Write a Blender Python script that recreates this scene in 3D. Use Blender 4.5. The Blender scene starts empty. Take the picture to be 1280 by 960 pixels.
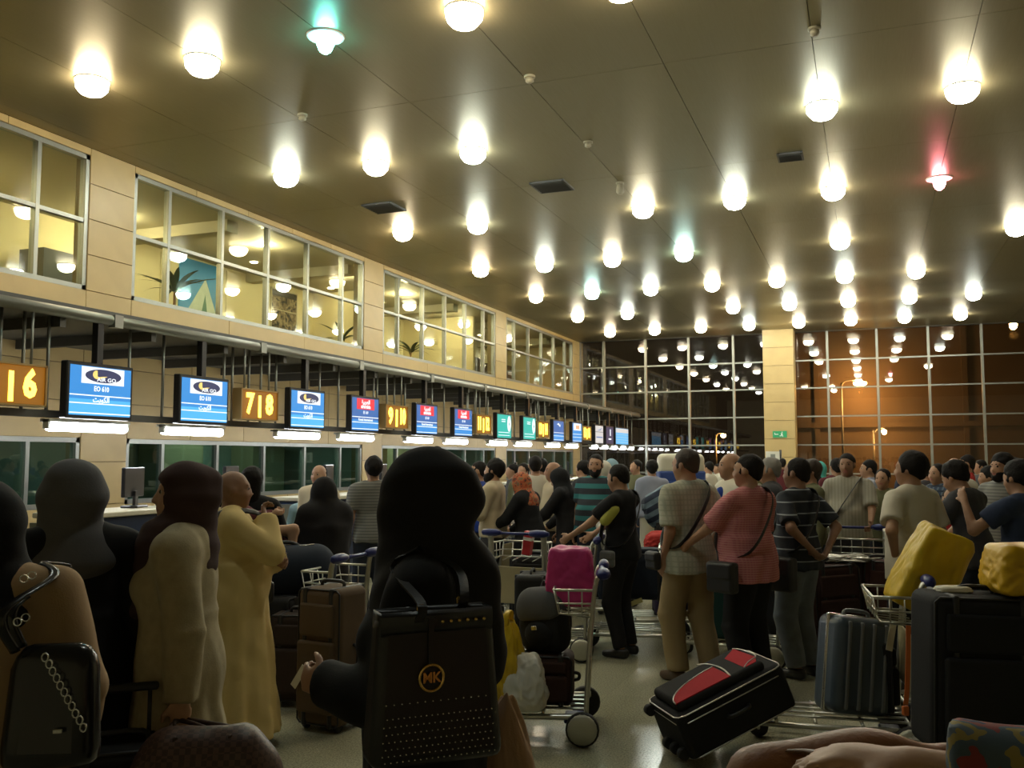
import bpy, bmesh, math, random
import numpy as np
from mathutils import Vector, Matrix, Euler, noise

scene = bpy.context.scene
COL = scene.collection
R = math.radians
random.seed(7)

# ------------------------------------------------------------------ camera, world, light, exposure
CAMZ = 1.7
PSI, TH, FPX = math.atan2(445, 1155), math.atan2(92, 1155), 1155.0
cam_data = bpy.data.cameras.new('camera'); cam_data.sensor_width = 36.0
cam_data.lens = FPX / 1280 * 36.0; cam_data.clip_end = 300
cam = bpy.data.objects.new('camera', cam_data); COL.objects.link(cam)
cam.location = (0, 0, CAMZ); cam.rotation_euler = (math.pi / 2 + TH, 0, PSI)
scene.camera = cam

world = bpy.data.worlds.new('night_sky'); scene.world = world; world.use_nodes = True
world.node_tree.nodes['Background'].inputs[0].default_value = (0.010, 0.0065, 0.004, 1)
world.node_tree.nodes['Background'].inputs[1].default_value = 0.6

scene.view_settings.view_transform = 'Standard'; scene.view_settings.look = 'None'
scene.view_settings.gamma = 1.0; scene.view_settings.use_curve_mapping = False
scene.view_settings.exposure = 1.35
LAMP_W = 30.0      # downlight lens
TUBE_W = 14.0      # fluorescent tubes over the counters

def point_lamp(name, loc, energy, color, radius=0.12, parent=None):
    d = bpy.data.lights.new(name, 'POINT'); d.energy = energy; d.color = color; d.shadow_soft_size = radius
    o = bpy.data.objects.new(name, d); COL.objects.link(o); o.location = loc
    if parent: o.parent = parent
    return o

def area_lamp(name, loc, rot, sx, sy, energy, color):
    d = bpy.data.lights.new(name, 'AREA'); d.shape = 'RECTANGLE'; d.size = sx; d.size_y = sy
    d.energy = energy; d.color = color
    o = bpy.data.objects.new(name, d); COL.objects.link(o); o.location = loc; o.rotation_euler = rot
    return o

# ------------------------------------------------------------------ helpers
def ray(x, y):
    r, fw, u = (x - 640) / FPX, 1.0, -(y - 480) / FPX
    fw, u = fw * math.cos(TH) - u * math.sin(TH), fw * math.sin(TH) + u * math.cos(TH)
    return r, fw, u

def at(x, y, Z):
    """point of the view ray (x, y) of the photograph whose ground distance along the view is Z"""
    r, fw, u = ray(x, y); k = Z / fw; r *= k; u *= k
    return Vector((r * math.cos(PSI) - Z * math.sin(PSI), r * math.sin(PSI) + Z * math.cos(PSI), CAMZ + u))

def ground(x, y, h=0.0):
    r, fw, u = ray(x, y); k = (h - CAMZ) / u
    return at(x, y, fw * k)

def wyaw(a): return PSI + R(a)     # a: 0 faces away from the camera, 90 faces the picture's left, 180 the camera

M = {}
def mat(name, col, rough=0.6, metal=0.0, emit=None, es=0.0, bump=0.0, bscale=60.0, var=0.0, vscale=8.0, spec=0.5, sheen=0.0):
    if name in M: return M[name]
    m = bpy.data.materials.new(name); m.use_nodes = True; nt = m.node_tree; b = nt.nodes['Principled BSDF']
    c = (col[0], col[1], col[2], 1)
    b.inputs['Base Color'].default_value = c; b.inputs['Roughness'].default_value = rough
    b.inputs['Metallic'].default_value = metal; b.inputs['Specular IOR Level'].default_value = spec
    if sheen: b.inputs['Sheen Weight'].default_value = sheen
    if emit: b.inputs['Emission Color'].default_value = (*emit, 1); b.inputs['Emission Strength'].default_value = es
    if bump or var:
        tc = nt.nodes.new('ShaderNodeTexCoord')
    if bump:
        n = nt.nodes.new('ShaderNodeTexNoise'); n.inputs['Scale'].default_value = bscale; n.inputs['Detail'].default_value = 3
        bp = nt.nodes.new('ShaderNodeBump'); bp.inputs['Strength'].default_value = bump; bp.inputs['Distance'].default_value = 0.01
        nt.links.new(tc.outputs['Object'], n.inputs['Vector']); nt.links.new(n.outputs['Fac'], bp.inputs['Height'])
        nt.links.new(bp.outputs['Normal'], b.inputs['Normal'])
    if var:
        n2 = nt.nodes.new('ShaderNodeTexNoise'); n2.inputs['Scale'].default_value = vscale; n2.inputs['Detail'].default_value = 4
        mx = nt.nodes.new('ShaderNodeMix'); mx.data_type = 'RGBA'
        mx.inputs['A'].default_value = tuple(max(0, v * (1 - var)) for v in col) + (1,)
        mx.inputs['B'].default_value = tuple(min(1, v * (1 + var)) for v in col) + (1,)
        nt.links.new(tc.outputs['Object'], n2.inputs['Vector']); nt.links.new(n2.outputs['Fac'], mx.inputs['Factor'])
        nt.links.new(mx.outputs['Result'], b.inputs['Base Color'])
    M[name] = m
    return m

def stripes(name, c1, c2, axis, scale, thresh=0.5, rough=0.8, c3=None, axis2=None, scale2=0, thresh2=0.5):
    """woven stripes (or a plaid when axis2 is given) in object coordinates"""
    if name in M: return M[name]
    m = bpy.data.materials.new(name); m.use_nodes = True; nt = m.node_tree; b = nt.nodes['Principled BSDF']
    b.inputs['Roughness'].default_value = rough
    tc = nt.nodes.new('ShaderNodeTexCoord'); sp = nt.nodes.new('ShaderNodeSeparateXYZ')
    nt.links.new(tc.outputs['Object'], sp.inputs[0])
    def band(ax, sc, th):
        mu = nt.nodes.new('ShaderNodeMath'); mu.operation = 'MULTIPLY'; mu.inputs[1].default_value = sc
        fr = nt.nodes.new('ShaderNodeMath'); fr.operation = 'FRACT'
        gt = nt.nodes.new('ShaderNodeMath'); gt.operation = 'GREATER_THAN'; gt.inputs[1].default_value = th
        nt.links.new(sp.outputs[ax], mu.inputs[0]); nt.links.new(mu.outputs[0], fr.inputs[0]); nt.links.new(fr.outputs[0], gt.inputs[0])
        return gt.outputs[0]
    mx = nt.nodes.new('ShaderNodeMix'); mx.data_type = 'RGBA'
    mx.inputs['A'].default_value = (*c1, 1); mx.inputs['B'].default_value = (*c2, 1)
    nt.links.new(band(axis, scale, thresh), mx.inputs['Factor']); out = mx.outputs['Result']
    if axis2 is not None:
        m2 = nt.nodes.new('ShaderNodeMix'); m2.data_type = 'RGBA'; m2.inputs['B'].default_value = (*c3, 1)
        nt.links.new(out, m2.inputs['A']); nt.links.new(band(axis2, scale2, thresh2), m2.inputs['Factor']); out = m2.outputs['Result']
    nt.links.new(out, b.inputs['Base Color'])
    M[name] = m
    return m

def patches(name, cols, scale, rough=0.8):
    """printed cloth: irregular cells of several colours"""
    if name in M: return M[name]
    m = bpy.data.materials.new(name); m.use_nodes = True; nt = m.node_tree; b = nt.nodes['Principled BSDF']
    b.inputs['Roughness'].default_value = rough
    tc = nt.nodes.new('ShaderNodeTexCoord'); v = nt.nodes.new('ShaderNodeTexNoise'); v.inputs['Scale'].default_value = scale
    v.inputs['Detail'].default_value = 3
    cr = nt.nodes.new('ShaderNodeValToRGB'); cr.color_ramp.interpolation = 'CONSTANT'
    e = cr.color_ramp.elements
    while len(e) < len(cols): e.new(0.5)
    for i, c in enumerate(cols):
        e[i].position = 0.0 if i == 0 else 0.34 + 0.34 * (i - 0.5) / max(1, len(cols) - 1); e[i].color = (*c, 1)
    nt.links.new(tc.outputs['Object'], v.inputs['Vector']); nt.links.new(v.outputs['Fac'], cr.inputs[0])
    nt.links.new(cr.outputs[0], b.inputs['Base Color'])
    M[name] = m
    return m

def glass(name, tint, refl, rough=0.0):
    """window pane: lets light straight through (tinted) and mirrors some of it"""
    if name in M: return M[name]
    m = bpy.data.materials.new(name); m.use_nodes = True; nt = m.node_tree; nt.nodes.clear()
    out = nt.nodes.new('ShaderNodeOutputMaterial'); mx = nt.nodes.new('ShaderNodeMixShader')
    tr = nt.nodes.new('ShaderNodeBsdfTransparent'); tr.inputs[0].default_value = (*tint, 1)
    gl = nt.nodes.new('ShaderNodeBsdfGlossy'); gl.inputs['Roughness'].default_value = rough
    fr = nt.nodes.new('ShaderNodeLayerWeight'); fr.inputs[0].default_value = 0.5
    pw_ = nt.nodes.new('ShaderNodeMath'); pw_.operation = 'POWER'; pw_.inputs[1].default_value = 5.0
    mp = nt.nodes.new('ShaderNodeMath'); mp.operation = 'MULTIPLY_ADD'; mp.inputs[1].default_value = 0.9; mp.inputs[2].default_value = refl
    mp.use_clamp = True
    nt.links.new(fr.outputs['Facing'], pw_.inputs[0]); nt.links.new(pw_.outputs[0], mp.inputs[0]); nt.links.new(mp.outputs[0], mx.inputs[0])
    nt.links.new(tr.outputs[0], mx.inputs[1]); nt.links.new(gl.outputs[0], mx.inputs[2]); nt.links.new(mx.outputs[0], out.inputs[0])
    M[name] = m
    return m

def obj(name, me, mats=None, parent=None, loc=(0, 0, 0), rot=(0, 0, 0)):
    if isinstance(me, bmesh.types.BMesh):
        bm = me; me = bpy.data.meshes.new(name); bm.to_mesh(me); bm.free()
    o = bpy.data.objects.new(name, me); COL.objects.link(o)
    if mats is not None and len(me.materials) == 0:
        for m in (mats if isinstance(mats, (list, tuple)) else [mats]): me.materials.append(m)
    o.parent = parent; o.location = loc; o.rotation_euler = rot
    return o

def empty(name, loc=(0, 0, 0), rot=(0, 0, 0), parent=None):
    o = bpy.data.objects.new(name, None); COL.objects.link(o); o.location = loc; o.rotation_euler = rot; o.parent = parent
    o.empty_display_size = 0.1
    return o

def tag(o, label=None, cat=None, group=None, kind=None):
    if label: o['label'] = label
    if cat: o['category'] = cat
    if group: o['group'] = group
    if kind: o['kind'] = kind
    return o

def copy_tree(o, parent=None):
    c = o.copy(); COL.objects.link(c); c.parent = parent
    for ch in list(o.children): copy_tree(ch, c)
    return c

def smooth(me, ang=None):
    if isinstance(me, bmesh.types.BMesh):
        for f in me.faces: f.smooth = True
    return me

def bx(bm, c, s, bev=0.0, seg=2, mi=0, rot=None):
    r = bmesh.ops.create_cube(bm, size=1.0); vs = r['verts']
    bmesh.ops.scale(bm, vec=s, verts=vs)
    fs = list({f for v in vs for f in v.link_faces})
    if bev > 0:
        es = list({e for v in vs for e in v.link_edges})
        rb = bmesh.ops.bevel(bm, geom=es, offset=bev, segments=seg, affect='EDGES', profile=0.5)
        fs = [f for f in rb['faces']] + [f for f in fs if f.is_valid]
        fs = list(set(fs)); vs = list({v for f in fs for v in f.verts})
        if seg > 1:
            for f in fs: f.smooth = True
    if rot is not None: bmesh.ops.rotate(bm, cent=(0, 0, 0), matrix=rot, verts=vs)
    bmesh.ops.translate(bm, vec=c, verts=vs)
    for f in fs: f.material_index = mi
    return bm

def box(name, c, s, m, parent=None, bev=0.0, seg=2, rot=None, loc=(0, 0, 0)):
    return obj(name, bx(bmesh.new(), c, s, bev, seg, 0, rot), m, parent, loc)

def cyl(bm, p, q, r0, r1=None, n=12, caps=True):
    p = Vector(p); q = Vector(q); r1 = r0 if r1 is None else r1
    d = (q - p).normalized(); u = d.orthogonal().normalized(); w = d.cross(u)
    a = []; b = []
    for i in range(n):
        t = 2 * math.pi * i / n; e = u * math.cos(t) + w * math.sin(t)
        a.append(bm.verts.new(p + e * r0)); b.append(bm.verts.new(q + e * r1))
    for i in range(n):
        f = bm.faces.new((a[i], a[(i + 1) % n], b[(i + 1) % n], b[i])); f.smooth = True
    if caps:
        bm.faces.new(a[::-1]); bm.faces.new(b)
    return bm

def tube(bm, pts, r, n=8, closed=False, flat=None, up=None):
    """round tube along points; flat=(w, t) makes a strap of width w and thickness t, its width along `up` x direction"""
    P = [Vector(p) for p in pts]; k = len(P); rings = []; prev = None
    for i in range(k):
        a = P[i - 1] if (i > 0 or closed) else P[i]; b = P[(i + 1) % k] if (i < k - 1 or closed) else P[i]
        d = (b - a).normalized()
        if up is not None:
            u = d.cross(Vector(up))
            u = u.normalized() if u.length > 1e-4 else d.orthogonal().normalized()
        elif prev is None: u = d.orthogonal().normalized()
        else:
            u = prev - d * prev.dot(d); u = u.normalized() if u.length > 1e-5 else d.orthogonal().normalized()
        prev = u; w = d.cross(u); ring = []
        for j in range(n):
            t = 2 * math.pi * (j + 0.5) / n
            if flat: e = u * math.cos(t) * flat[1] * 0.7 + w * math.sin(t) * flat[0] * 0.7
            else: e = (u * math.cos(t) + w * math.sin(t)) * r
            ring.append(bm.verts.new(P[i] + e))
        rings.append(ring)
    for i in range(k if closed else k - 1):
        A, B = rings[i], rings[(i + 1) % k]
        for j in range(n):
            f = bm.faces.new((A[j], A[(j + 1) % n], B[(j + 1) % n], B[j])); f.smooth = not (flat and n == 4)
    if not closed:
        bm.faces.new(rings[0][::-1]); bm.faces.new(rings[-1])
    return bm

def spline(pts, n=6):
    P = [Vector(p) for p in pts]; out = []
    for i in range(len(P) - 1):
        p0 = P[max(i - 1, 0)]; p1 = P[i]; p2 = P[i + 1]; p3 = P[min(i + 2, len(P) - 1)]
        for j in range(n):
            t = j / n
            out.append(0.5 * ((2 * p1) + (p2 - p0) * t + (2 * p0 - 5 * p1 + 4 * p2 - p3) * t * t + (3 * p1 - p0 - 3 * p2 + p3) * t ** 3))
    out.append(P[-1]); return out

def lathe(bm, prof, c=(0, 0, 0), axis='Z', n=20, mi=0):
    rings = []
    for (r, h) in prof:
        ring = []
        for i in range(n):
            t = 2 * math.pi * i / n; a, b = r * math.cos(t), r * math.sin(t)
            v = (a, b, h) if axis == 'Z' else ((h, a, b) if axis == 'X' else (b, h, a))
            ring.append(bm.verts.new(Vector(v) + Vector(c)))
        rings.append(ring)
    for A, B in zip(rings, rings[1:]):
        for i in range(n):
            f = bm.faces.new((A[i], A[(i + 1) % n], B[(i + 1) % n], B[i])); f.smooth = True; f.material_index = mi
    bm.faces.new(rings[0][::-1]).material_index = mi; bm.faces.new(rings[-1]).material_index = mi
    return bm

def text(name, s, size, m, parent, loc, rot, extrude=0.002, sx=1.0, bold=0.0, align='CENTER'):
    c = bpy.data.curves.new(name, 'FONT'); c.body = s; c.size = size; c.extrude = extrude; c.offset = bold
    c.align_x = align; c.align_y = 'CENTER'; c.resolution_u = 2
    t = bpy.data.objects.new(name, c); COL.objects.link(t)
    bpy.context.view_layer.update()
    me = bpy.data.meshes.new_from_object(t.evaluated_get(bpy.context.evaluated_depsgraph_get()))
    bpy.data.objects.remove(t); bpy.data.curves.remove(c)
    me.materials.clear()
    o = obj(name, me, m, parent, loc, rot); o.scale = (sx, 1, 1)
    return o

ORD = ['first', 'second', 'third', 'fourth', 'fifth', 'sixth', 'seventh', 'eighth', 'ninth', 'tenth', 'eleventh', 'twelfth',
       'thirteenth', 'fourteenth', 'fifteenth', 'sixteenth']

# ------------------------------------------------------------------ implicit surfaces: bodies, clothes, soft bags
class Field:
    def __init__(s, lo, hi, h):
        s.h = h; s.lo = np.array(lo, float); n = np.ceil((np.array(hi) - s.lo) / h).astype(int) + 1; s.n = n
        s.ax = [(s.lo[i] + h * np.arange(n[i])).astype(np.float32) for i in range(3)]
        s.d = np.full(tuple(n), 9.0, np.float32)
    def win(s, lo, hi, m):
        a = np.clip(np.floor((np.array(lo) - m - s.lo) / s.h).astype(int), 0, s.n)
        b = np.clip(np.ceil((np.array(hi) + m - s.lo) / s.h).astype(int) + 1, 0, s.n)
        if (b <= a).any(): return None, None
        sl = tuple(slice(a[i], b[i]) for i in range(3))
        return sl, (s.ax[0][sl[0]][:, None, None], s.ax[1][sl[1]][None, :, None], s.ax[2][sl[2]][None, None, :])
    def put(s, sl, v, k):
        cur = s.d[sl]
        if k > 0:
            hh = np.maximum(k - np.abs(cur - v), 0) / k; s.d[sl] = np.minimum(cur, v) - hh * hh * k * 0.25
        else: s.d[sl] = np.minimum(cur, v)
    def cone(s, a, b, ra, rb, k=0.03, cap=False, sub=False):
        a = np.array(a, float); b = np.array(b, float); r = max(ra, rb); m = r + k + 3 * s.h
        sl, g = s.win(np.minimum(a, b), np.maximum(a, b), m)
        if sl is None: return
        ab = b - a; L = math.sqrt((ab * ab).sum()) + 1e-9; u = ab / L
        px, py, pz = g[0] - a[0], g[1] - a[1], g[2] - a[2]
        t = px * u[0] + py * u[1] + pz * u[2]
        tc = np.clip(t, 0, L)
        if cap:
            rad = np.sqrt(np.maximum(px * px + py * py + pz * pz - t * t, 0))
            v = np.maximum(rad - (ra + (rb - ra) * tc / L), np.abs(t - L / 2) - L / 2)
        else:
            dx, dy, dz = px - u[0] * tc, py - u[1] * tc, pz - u[2] * tc
            v = np.sqrt(dx * dx + dy * dy + dz * dz) - (ra + (rb - ra) * tc / L)
        if sub: s.d[sl] = np.maximum(s.d[sl], -v)
        else: s.put(sl, v, k)
    def ell(s, c, r, Rm=None, k=0.03, sub=False):
        c = np.array(c, float); m = k + 3 * s.h; mr = max(r)
        sl, g = s.win(c - mr, c + mr, m)
        if sl is None: return
        x, y, z = g[0] - c[0], g[1] - c[1], g[2] - c[2]
        if Rm is not None:
            x, y, z = (Rm[0][0] * x + Rm[1][0] * y + Rm[2][0] * z, Rm[0][1] * x + Rm[1][1] * y + Rm[2][1] * z,
                       Rm[0][2] * x + Rm[1][2] * y + Rm[2][2] * z)
        q = np.sqrt((x / r[0]) ** 2 + (y / r[1]) ** 2 + (z / r[2]) ** 2)
        g2 = np.sqrt((x / r[0] ** 2) ** 2 + (y / r[1] ** 2) ** 2 + (z / r[2] ** 2) ** 2) + 1e-6
        v = q * (q - 1) / g2
        v = np.where(q < 0.3, -min(r) * 0.7, v).astype(np.float32)
        if sub: s.d[sl] = np.maximum(s.d[sl], -v)
        else: s.put(sl, v, k)
    def gown(s, top, bot, r0, r1, nf=9, amp=0.0, ph=0.0, k=0.05, grow=1.0):
        """cloth hanging from the ring `top` to the hem ring `bot` with vertical folds"""
        top = np.array(top, float); bot = np.array(bot, float); mr = max(max(r0), max(r1)) + amp
        sl, g = s.win(np.minimum(top, bot) - (mr, mr, 0), np.maximum(top, bot) + (mr, mr, 0), k + 3 * s.h)
        if sl is None: return
        L = top[2] - bot[2]; t = np.clip((top[2] - g[2]) / L, 0, 1)
        x = g[0] - (top[0] + (bot[0] - top[0]) * t); y = g[1] - (top[1] + (bot[1] - top[1]) * t)
        rx = r0[0] + (r1[0] - r0[0]) * t; ry = r0[1] + (r1[1] - r0[1]) * t
        q = np.sqrt((x / rx) ** 2 + (y / ry) ** 2)
        v = (q - 1) * np.minimum(rx, ry)
        if amp:
            a = np.arctan2(y / ry, x / rx)
            v = v + amp * (t ** grow) * (np.sin(nf * a + ph + 1.5 * np.sin(2 * a + ph)) + 0.5 * np.sin((2 * nf + 1) * a + 2 * ph)) * np.minimum(q, 1.3)
        v = np.maximum(v, np.maximum(bot[2] - g[2], g[2] - top[2])).astype(np.float32)
        s.put(sl, v, k)
    def below(s, z, keep_above=True):
        s.d = np.maximum(s.d, (z - s.ax[2])[None, None, :]).astype(np.float32)
    def plane(s, p, n):
        """drop everything on the side of p that n points to"""
        v = (s.ax[0][:, None, None] - p[0]) * n[0] + (s.ax[1][None, :, None] - p[1]) * n[1] + (s.ax[2][None, None, :] - p[2]) * n[2]
        s.d = np.maximum(s.d, v).astype(np.float32)
    def ripple(s, amp, freq, seed, n=6, stretch=(1, 1, 0.55)):
        rg = np.random.RandomState(seed); i = np.nonzero(np.abs(s.d) < amp * 3 + 3 * s.h)
        x, y, z = s.ax[0][i[0]], s.ax[1][i[1]], s.ax[2][i[2]]; acc = np.zeros(len(x), np.float32)
        for _ in range(n):
            kv = rg.normal(size=3) * np.array(stretch) * freq
            acc += np.sin(kv[0] * x + kv[1] * y + kv[2] * z + rg.uniform(0, 6.28) + 1.3 * np.sin(0.6 * kv[1] * x - 0.6 * kv[0] * z))
        s.d[i] += amp * acc / n * 1.7
    def verts(s):
        d = s.d; d[0] = d[-1] = 9; d[:, 0] = d[:, -1] = 9; d[:, :, 0] = d[:, :, -1] = 9
        ins = d < 0
        c = np.zeros(tuple(s.n - 1), np.int8)
        offs = [(i, j, k) for i in (0, 1) for j in (0, 1) for k in (0, 1)]
        N = s.n - 1
        for o in offs: c += ins[o[0]:o[0] + N[0], o[1]:o[1] + N[1], o[2]:o[2] + N[2]]
        I = np.nonzero((c > 0) & (c < 8)); m = len(I[0])
        if m == 0: return None
        idx = np.full(tuple(N), -1, np.int32); idx[I] = np.arange(m)
        V = [d[I[0] + o[0], I[1] + o[1], I[2] + o[2]] for o in offs]
        P = np.zeros((m, 3)); cnt = np.zeros(m)
        for a in range(8):
            for b in range(a + 1, 8):
                df = [offs[b][q] - offs[a][q] for q in range(3)]
                if sum(abs(q) for q in df) != 1: continue
                sg = (V[a] < 0) != (V[b] < 0); t = np.where(sg, V[a] / np.where(sg, V[a] - V[b], 1), 0)
                for q in range(3): P[:, q] += np.where(sg, offs[a][q] + t * df[q], 0)
                cnt += sg
        P = (P / cnt[:, None] + np.stack(I, 1)) * s.h + s.lo
        Q = []
        for ax in range(3):
            o1, o2 = (ax + 1) % 3, (ax + 2) % 3
            lo = [slice(None)] * 3; hi = [slice(None)] * 3; lo[ax] = slice(0, -1); hi[ax] = slice(1, None)
            A, B = ins[tuple(lo)], ins[tuple(hi)]
            E = np.nonzero(A != B); E = np.stack(E, 1)
            ok = (E[:, o1] > 0) & (E[:, o2] > 0); E = E[ok]
            flip = A[E[:, 0], E[:, 1], E[:, 2]]
            def cell(da, db):
                F = E.copy(); F[:, o1] -= da; F[:, o2] -= db; return idx[F[:, 0], F[:, 1], F[:, 2]]
            q = np.stack([cell(1, 1), cell(0, 1), cell(0, 0), cell(1, 0)], 1)
            q = np.where(flip[:, None], q, q[:, ::-1]); Q.append(q)
        return P, np.concatenate(Q)
    def mesh(s, name):
        r = s.verts()
        me = bpy.data.meshes.new(name)
        if r is None: return me
        P, Q = r
        # one relaxation pass takes the stair-steps out
        acc = np.zeros_like(P); cn = np.zeros(len(P))
        for i in range(4):
            np.add.at(acc, Q[:, i], P[Q[:, (i + 1) % 4]]); np.add.at(cn, Q[:, i], 1)
            np.add.at(acc, Q[:, i], P[Q[:, i - 1]]); np.add.at(cn, Q[:, i], 1)
        P = 0.45 * P + 0.55 * acc / cn[:, None]
        me.vertices.add(len(P)); me.vertices.foreach_set('co', P.astype(np.float32).ravel())
        me.loops.add(len(Q) * 4); me.loops.foreach_set('vertex_index', Q.astype(np.int32).ravel())
        me.polygons.add(len(Q)); me.polygons.foreach_set('loop_start', np.arange(0, len(Q) * 4, 4, dtype=np.int32))
        me.polygons.foreach_set('use_smooth', np.ones(len(Q), bool))
        me.update(calc_edges=True); me.validate()
        return me

# ------------------------------------------------------------------ the setting
HX0, HX1, HY0, HY1, CEIL = -9.3, 11.0, -5.0, 30.7, 5.7
stone = mat('honey_limestone', (0.50, 0.365, 0.155), 0.42, var=0.12, vscale=3.0, bump=0.02, bscale=40)
stone_back = mat('joint_mortar', (0.22, 0.17, 0.09), 0.9)
alu = mat('grey_aluminium', (0.28, 0.285, 0.255), 0.4, 0.7)
alu_dark = mat('dark_grey_metal', (0.10, 0.10, 0.095), 0.5, 0.5)
white_paint = mat('cream_paint', (0.72, 0.66, 0.46), 0.8)
ceil_back = mat('ceiling_void', (0.03, 0.03, 0.025), 0.8)

# floor: polished speckled granite
m = bpy.data.materials.new('polished_granite'); m.use_nodes = True; nt = m.node_tree; b = nt.nodes['Principled BSDF']
tc = nt.nodes.new('ShaderNodeTexCoord')
n1 = nt.nodes.new('ShaderNodeTexNoise'); n1.inputs['Scale'].default_value = 90; n1.inputs['Detail'].default_value = 4; n1.inputs['Roughness'].default_value = 0.8
n2 = nt.nodes.new('ShaderNodeTexNoise'); n2.inputs['Scale'].default_value = 1.2; n2.inputs['Detail'].default_value = 3
br = nt.nodes.new('ShaderNodeTexBrick'); br.offset = 0.0; br.inputs['Scale'].default_value = 1.0
br.inputs['Brick Width'].default_value = 0.6; br.inputs['Row Height'].default_value = 0.6; br.inputs['Mortar Size'].default_value = 0.003
br.inputs['Color1'].default_value = (1, 1, 1, 1); br.inputs['Color2'].default_value = (0.93, 0.93, 0.93, 1); br.inputs['Mortar'].default_value = (0.84, 0.84, 0.82, 1)
cr = nt.nodes.new('ShaderNodeValToRGB'); cr.color_ramp.elements[0].position = 0.36; cr.color_ramp.elements[0].color = (0.17, 0.165, 0.11, 1)
cr.color_ramp.elements[1].position = 0.66; cr.color_ramp.elements[1].color = (0.52, 0.50, 0.35, 1)
mx = nt.nodes.new('ShaderNodeMix'); mx.data_type = 'RGBA'; mx.blend_type = 'MULTIPLY'; mx.inputs['Factor'].default_value = 1
rr = nt.nodes.new('ShaderNodeMapRange'); rr.inputs['To Min'].default_value = 0.10; rr.inputs['To Max'].default_value = 0.26
for n in (n1, n2, br): nt.links.new(tc.outputs['Object'], n.inputs['Vector'])
nt.links.new(n1.outputs['Fac'], cr.inputs[0]); nt.links.new(cr.outputs[0], mx.inputs['A']); nt.links.new(br.outputs['Color'], mx.inputs['B'])
nt.links.new(mx.outputs['Result'], b.inputs['Base Color']); nt.links.new(n2.outputs['Fac'], rr.inputs['Value']); nt.links.new(rr.outputs[0], b.inputs['Roughness'])
granite = m
tag(box('floor', ((HX0 + HX1) / 2, (HY0 + HY1) / 2, -0.1), (HX1 - HX0, HY1 - HY0, 0.2), granite), kind='structure')

# ceiling: satin metal panels with open joints
m = bpy.data.materials.new('satin_ceiling_metal'); m.use_nodes = True; nt = m.node_tree; b = nt.nodes['Principled BSDF']
b.inputs['Base Color'].default_value = (0.30, 0.262, 0.160, 1); b.inputs['Metallic'].default_value = 0.75; b.inputs['Roughness'].default_value = 0.42
tc = nt.nodes.new('ShaderNodeTexCoord'); mp = nt.nodes.new('ShaderNodeMapping'); mp.inputs['Scale'].default_value = (30, 1.2, 1)
n = nt.nodes.new('ShaderNodeTexNoise'); n.inputs['Scale'].default_value = 2.0
rr = nt.nodes.new('ShaderNodeMapRange'); rr.inputs['To Min'].default_value = 0.34; rr.inputs['To Max'].default_value = 0.5
nt.links.new(tc.outputs['Object'], mp.inputs[0]); nt.links.new(mp.outputs[0], n.inputs['Vector']); nt.links.new(n.outputs['Fac'], rr.inputs[0]); nt.links.new(rr.outputs[0], b.inputs['Roughness'])
ceil_metal = m
ceiling = tag(box('ceiling', ((HX0 + HX1) / 2, (HY0 + HY1) / 2, CEIL + 0.16), (HX1 - HX0 + 0.5, HY1 - HY0, 0.2), ceil_back), kind='structure')
pw, pl = 1.4425, 3.52
pm = None
for i in range(-1, 14):
    for j in range(-4, 8):
        x = -8.33 + pw * i; y = 5.54 + pl * j + pl / 2
        x0, x1 = max(x - pw / 2, HX0), min(x + pw / 2, HX1); y0, y1 = max(y - pl / 2, HY0), min(y + pl / 2, HY1)
        if x1 - x0 < 0.05 or y1 - y0 < 0.05: continue
        full = abs(x1 - x0 - pw) < 1e-6 and abs(y1 - y0 - pl) < 1e-6
        c = ((x0 + x1) / 2, (y0 + y1) / 2, CEIL + 0.03)
        if full and pm: obj('panel', pm, None, ceiling, c)
        else:
            o = obj('panel', bx(bmesh.new(), (0, 0, 0), (x1 - x0 - 0.006, y1 - y0 - 0.006, 0.06)), ceil_metal, ceiling, c)
            if full: pm = o.data

# left wall: stone cladding between four glazed bays, offices above and below
BAYS = [(2.76 + 6.98 * k, 2.76 + 6.98 * k + 6.2) for k in range(4)]
Z1, Z2, ZM, Z3 = 1.08, 1.95, 3.84, 5.6      # lower window sill / head, upper window sill / head
bm = bmesh.new()
def wseg(y0, y1, z0, z1): bx(bm, (HX0 - 0.13, (y0 + y1) / 2, (z0 + z1) / 2), (0.22, y1 - y0, z1 - z0))
piers = [(HY0, BAYS[0][0])] + [(BAYS[i][1], BAYS[i + 1][0]) for i in range(3)] + [(BAYS[3][1], HY1)]
for (a, c) in piers: wseg(a, c, 0, CEIL)
for (a, c) in BAYS: wseg(a, c, 0, Z1); wseg(a, c, Z2, ZM); wseg(a, c, Z3, CEIL)
wall_left = tag(obj('wall_left', bm, stone_back), kind='structure')
PANELS = {}
def clad(parent, y0, y1, z0, z1, ny, nz, x=HX0, name='panel'):
    for i in range(ny):
        for j in range(nz):
            w, h = (y1 - y0) / ny, (z1 - z0) / nz; key = (round(w, 3), round(h, 3))
            if key not in PANELS:
                PANELS[key] = obj(name, bx(bmesh.new(), (0, 0, 0), (0.03, w - 0.008, h - 0.008), 0.003, 1), stone, parent)
                o = PANELS[key]
            else: o = obj(name, PANELS[key].data, None, parent)
            o.location = (x - 0.01 + random.uniform(-0.0015, 0.0015), y0 + w * (i + 0.5), z0 + h * (j + 0.5))
for (a, c) in piers[1:]:
    clad(wall_left, a, c, ZM, CEIL, 1, 4); clad(wall_left, a, c, 0, ZM, 1, 7)
clad(wall_left, 0, BAYS[0][0], 0, CEIL, 2, 10)
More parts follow.
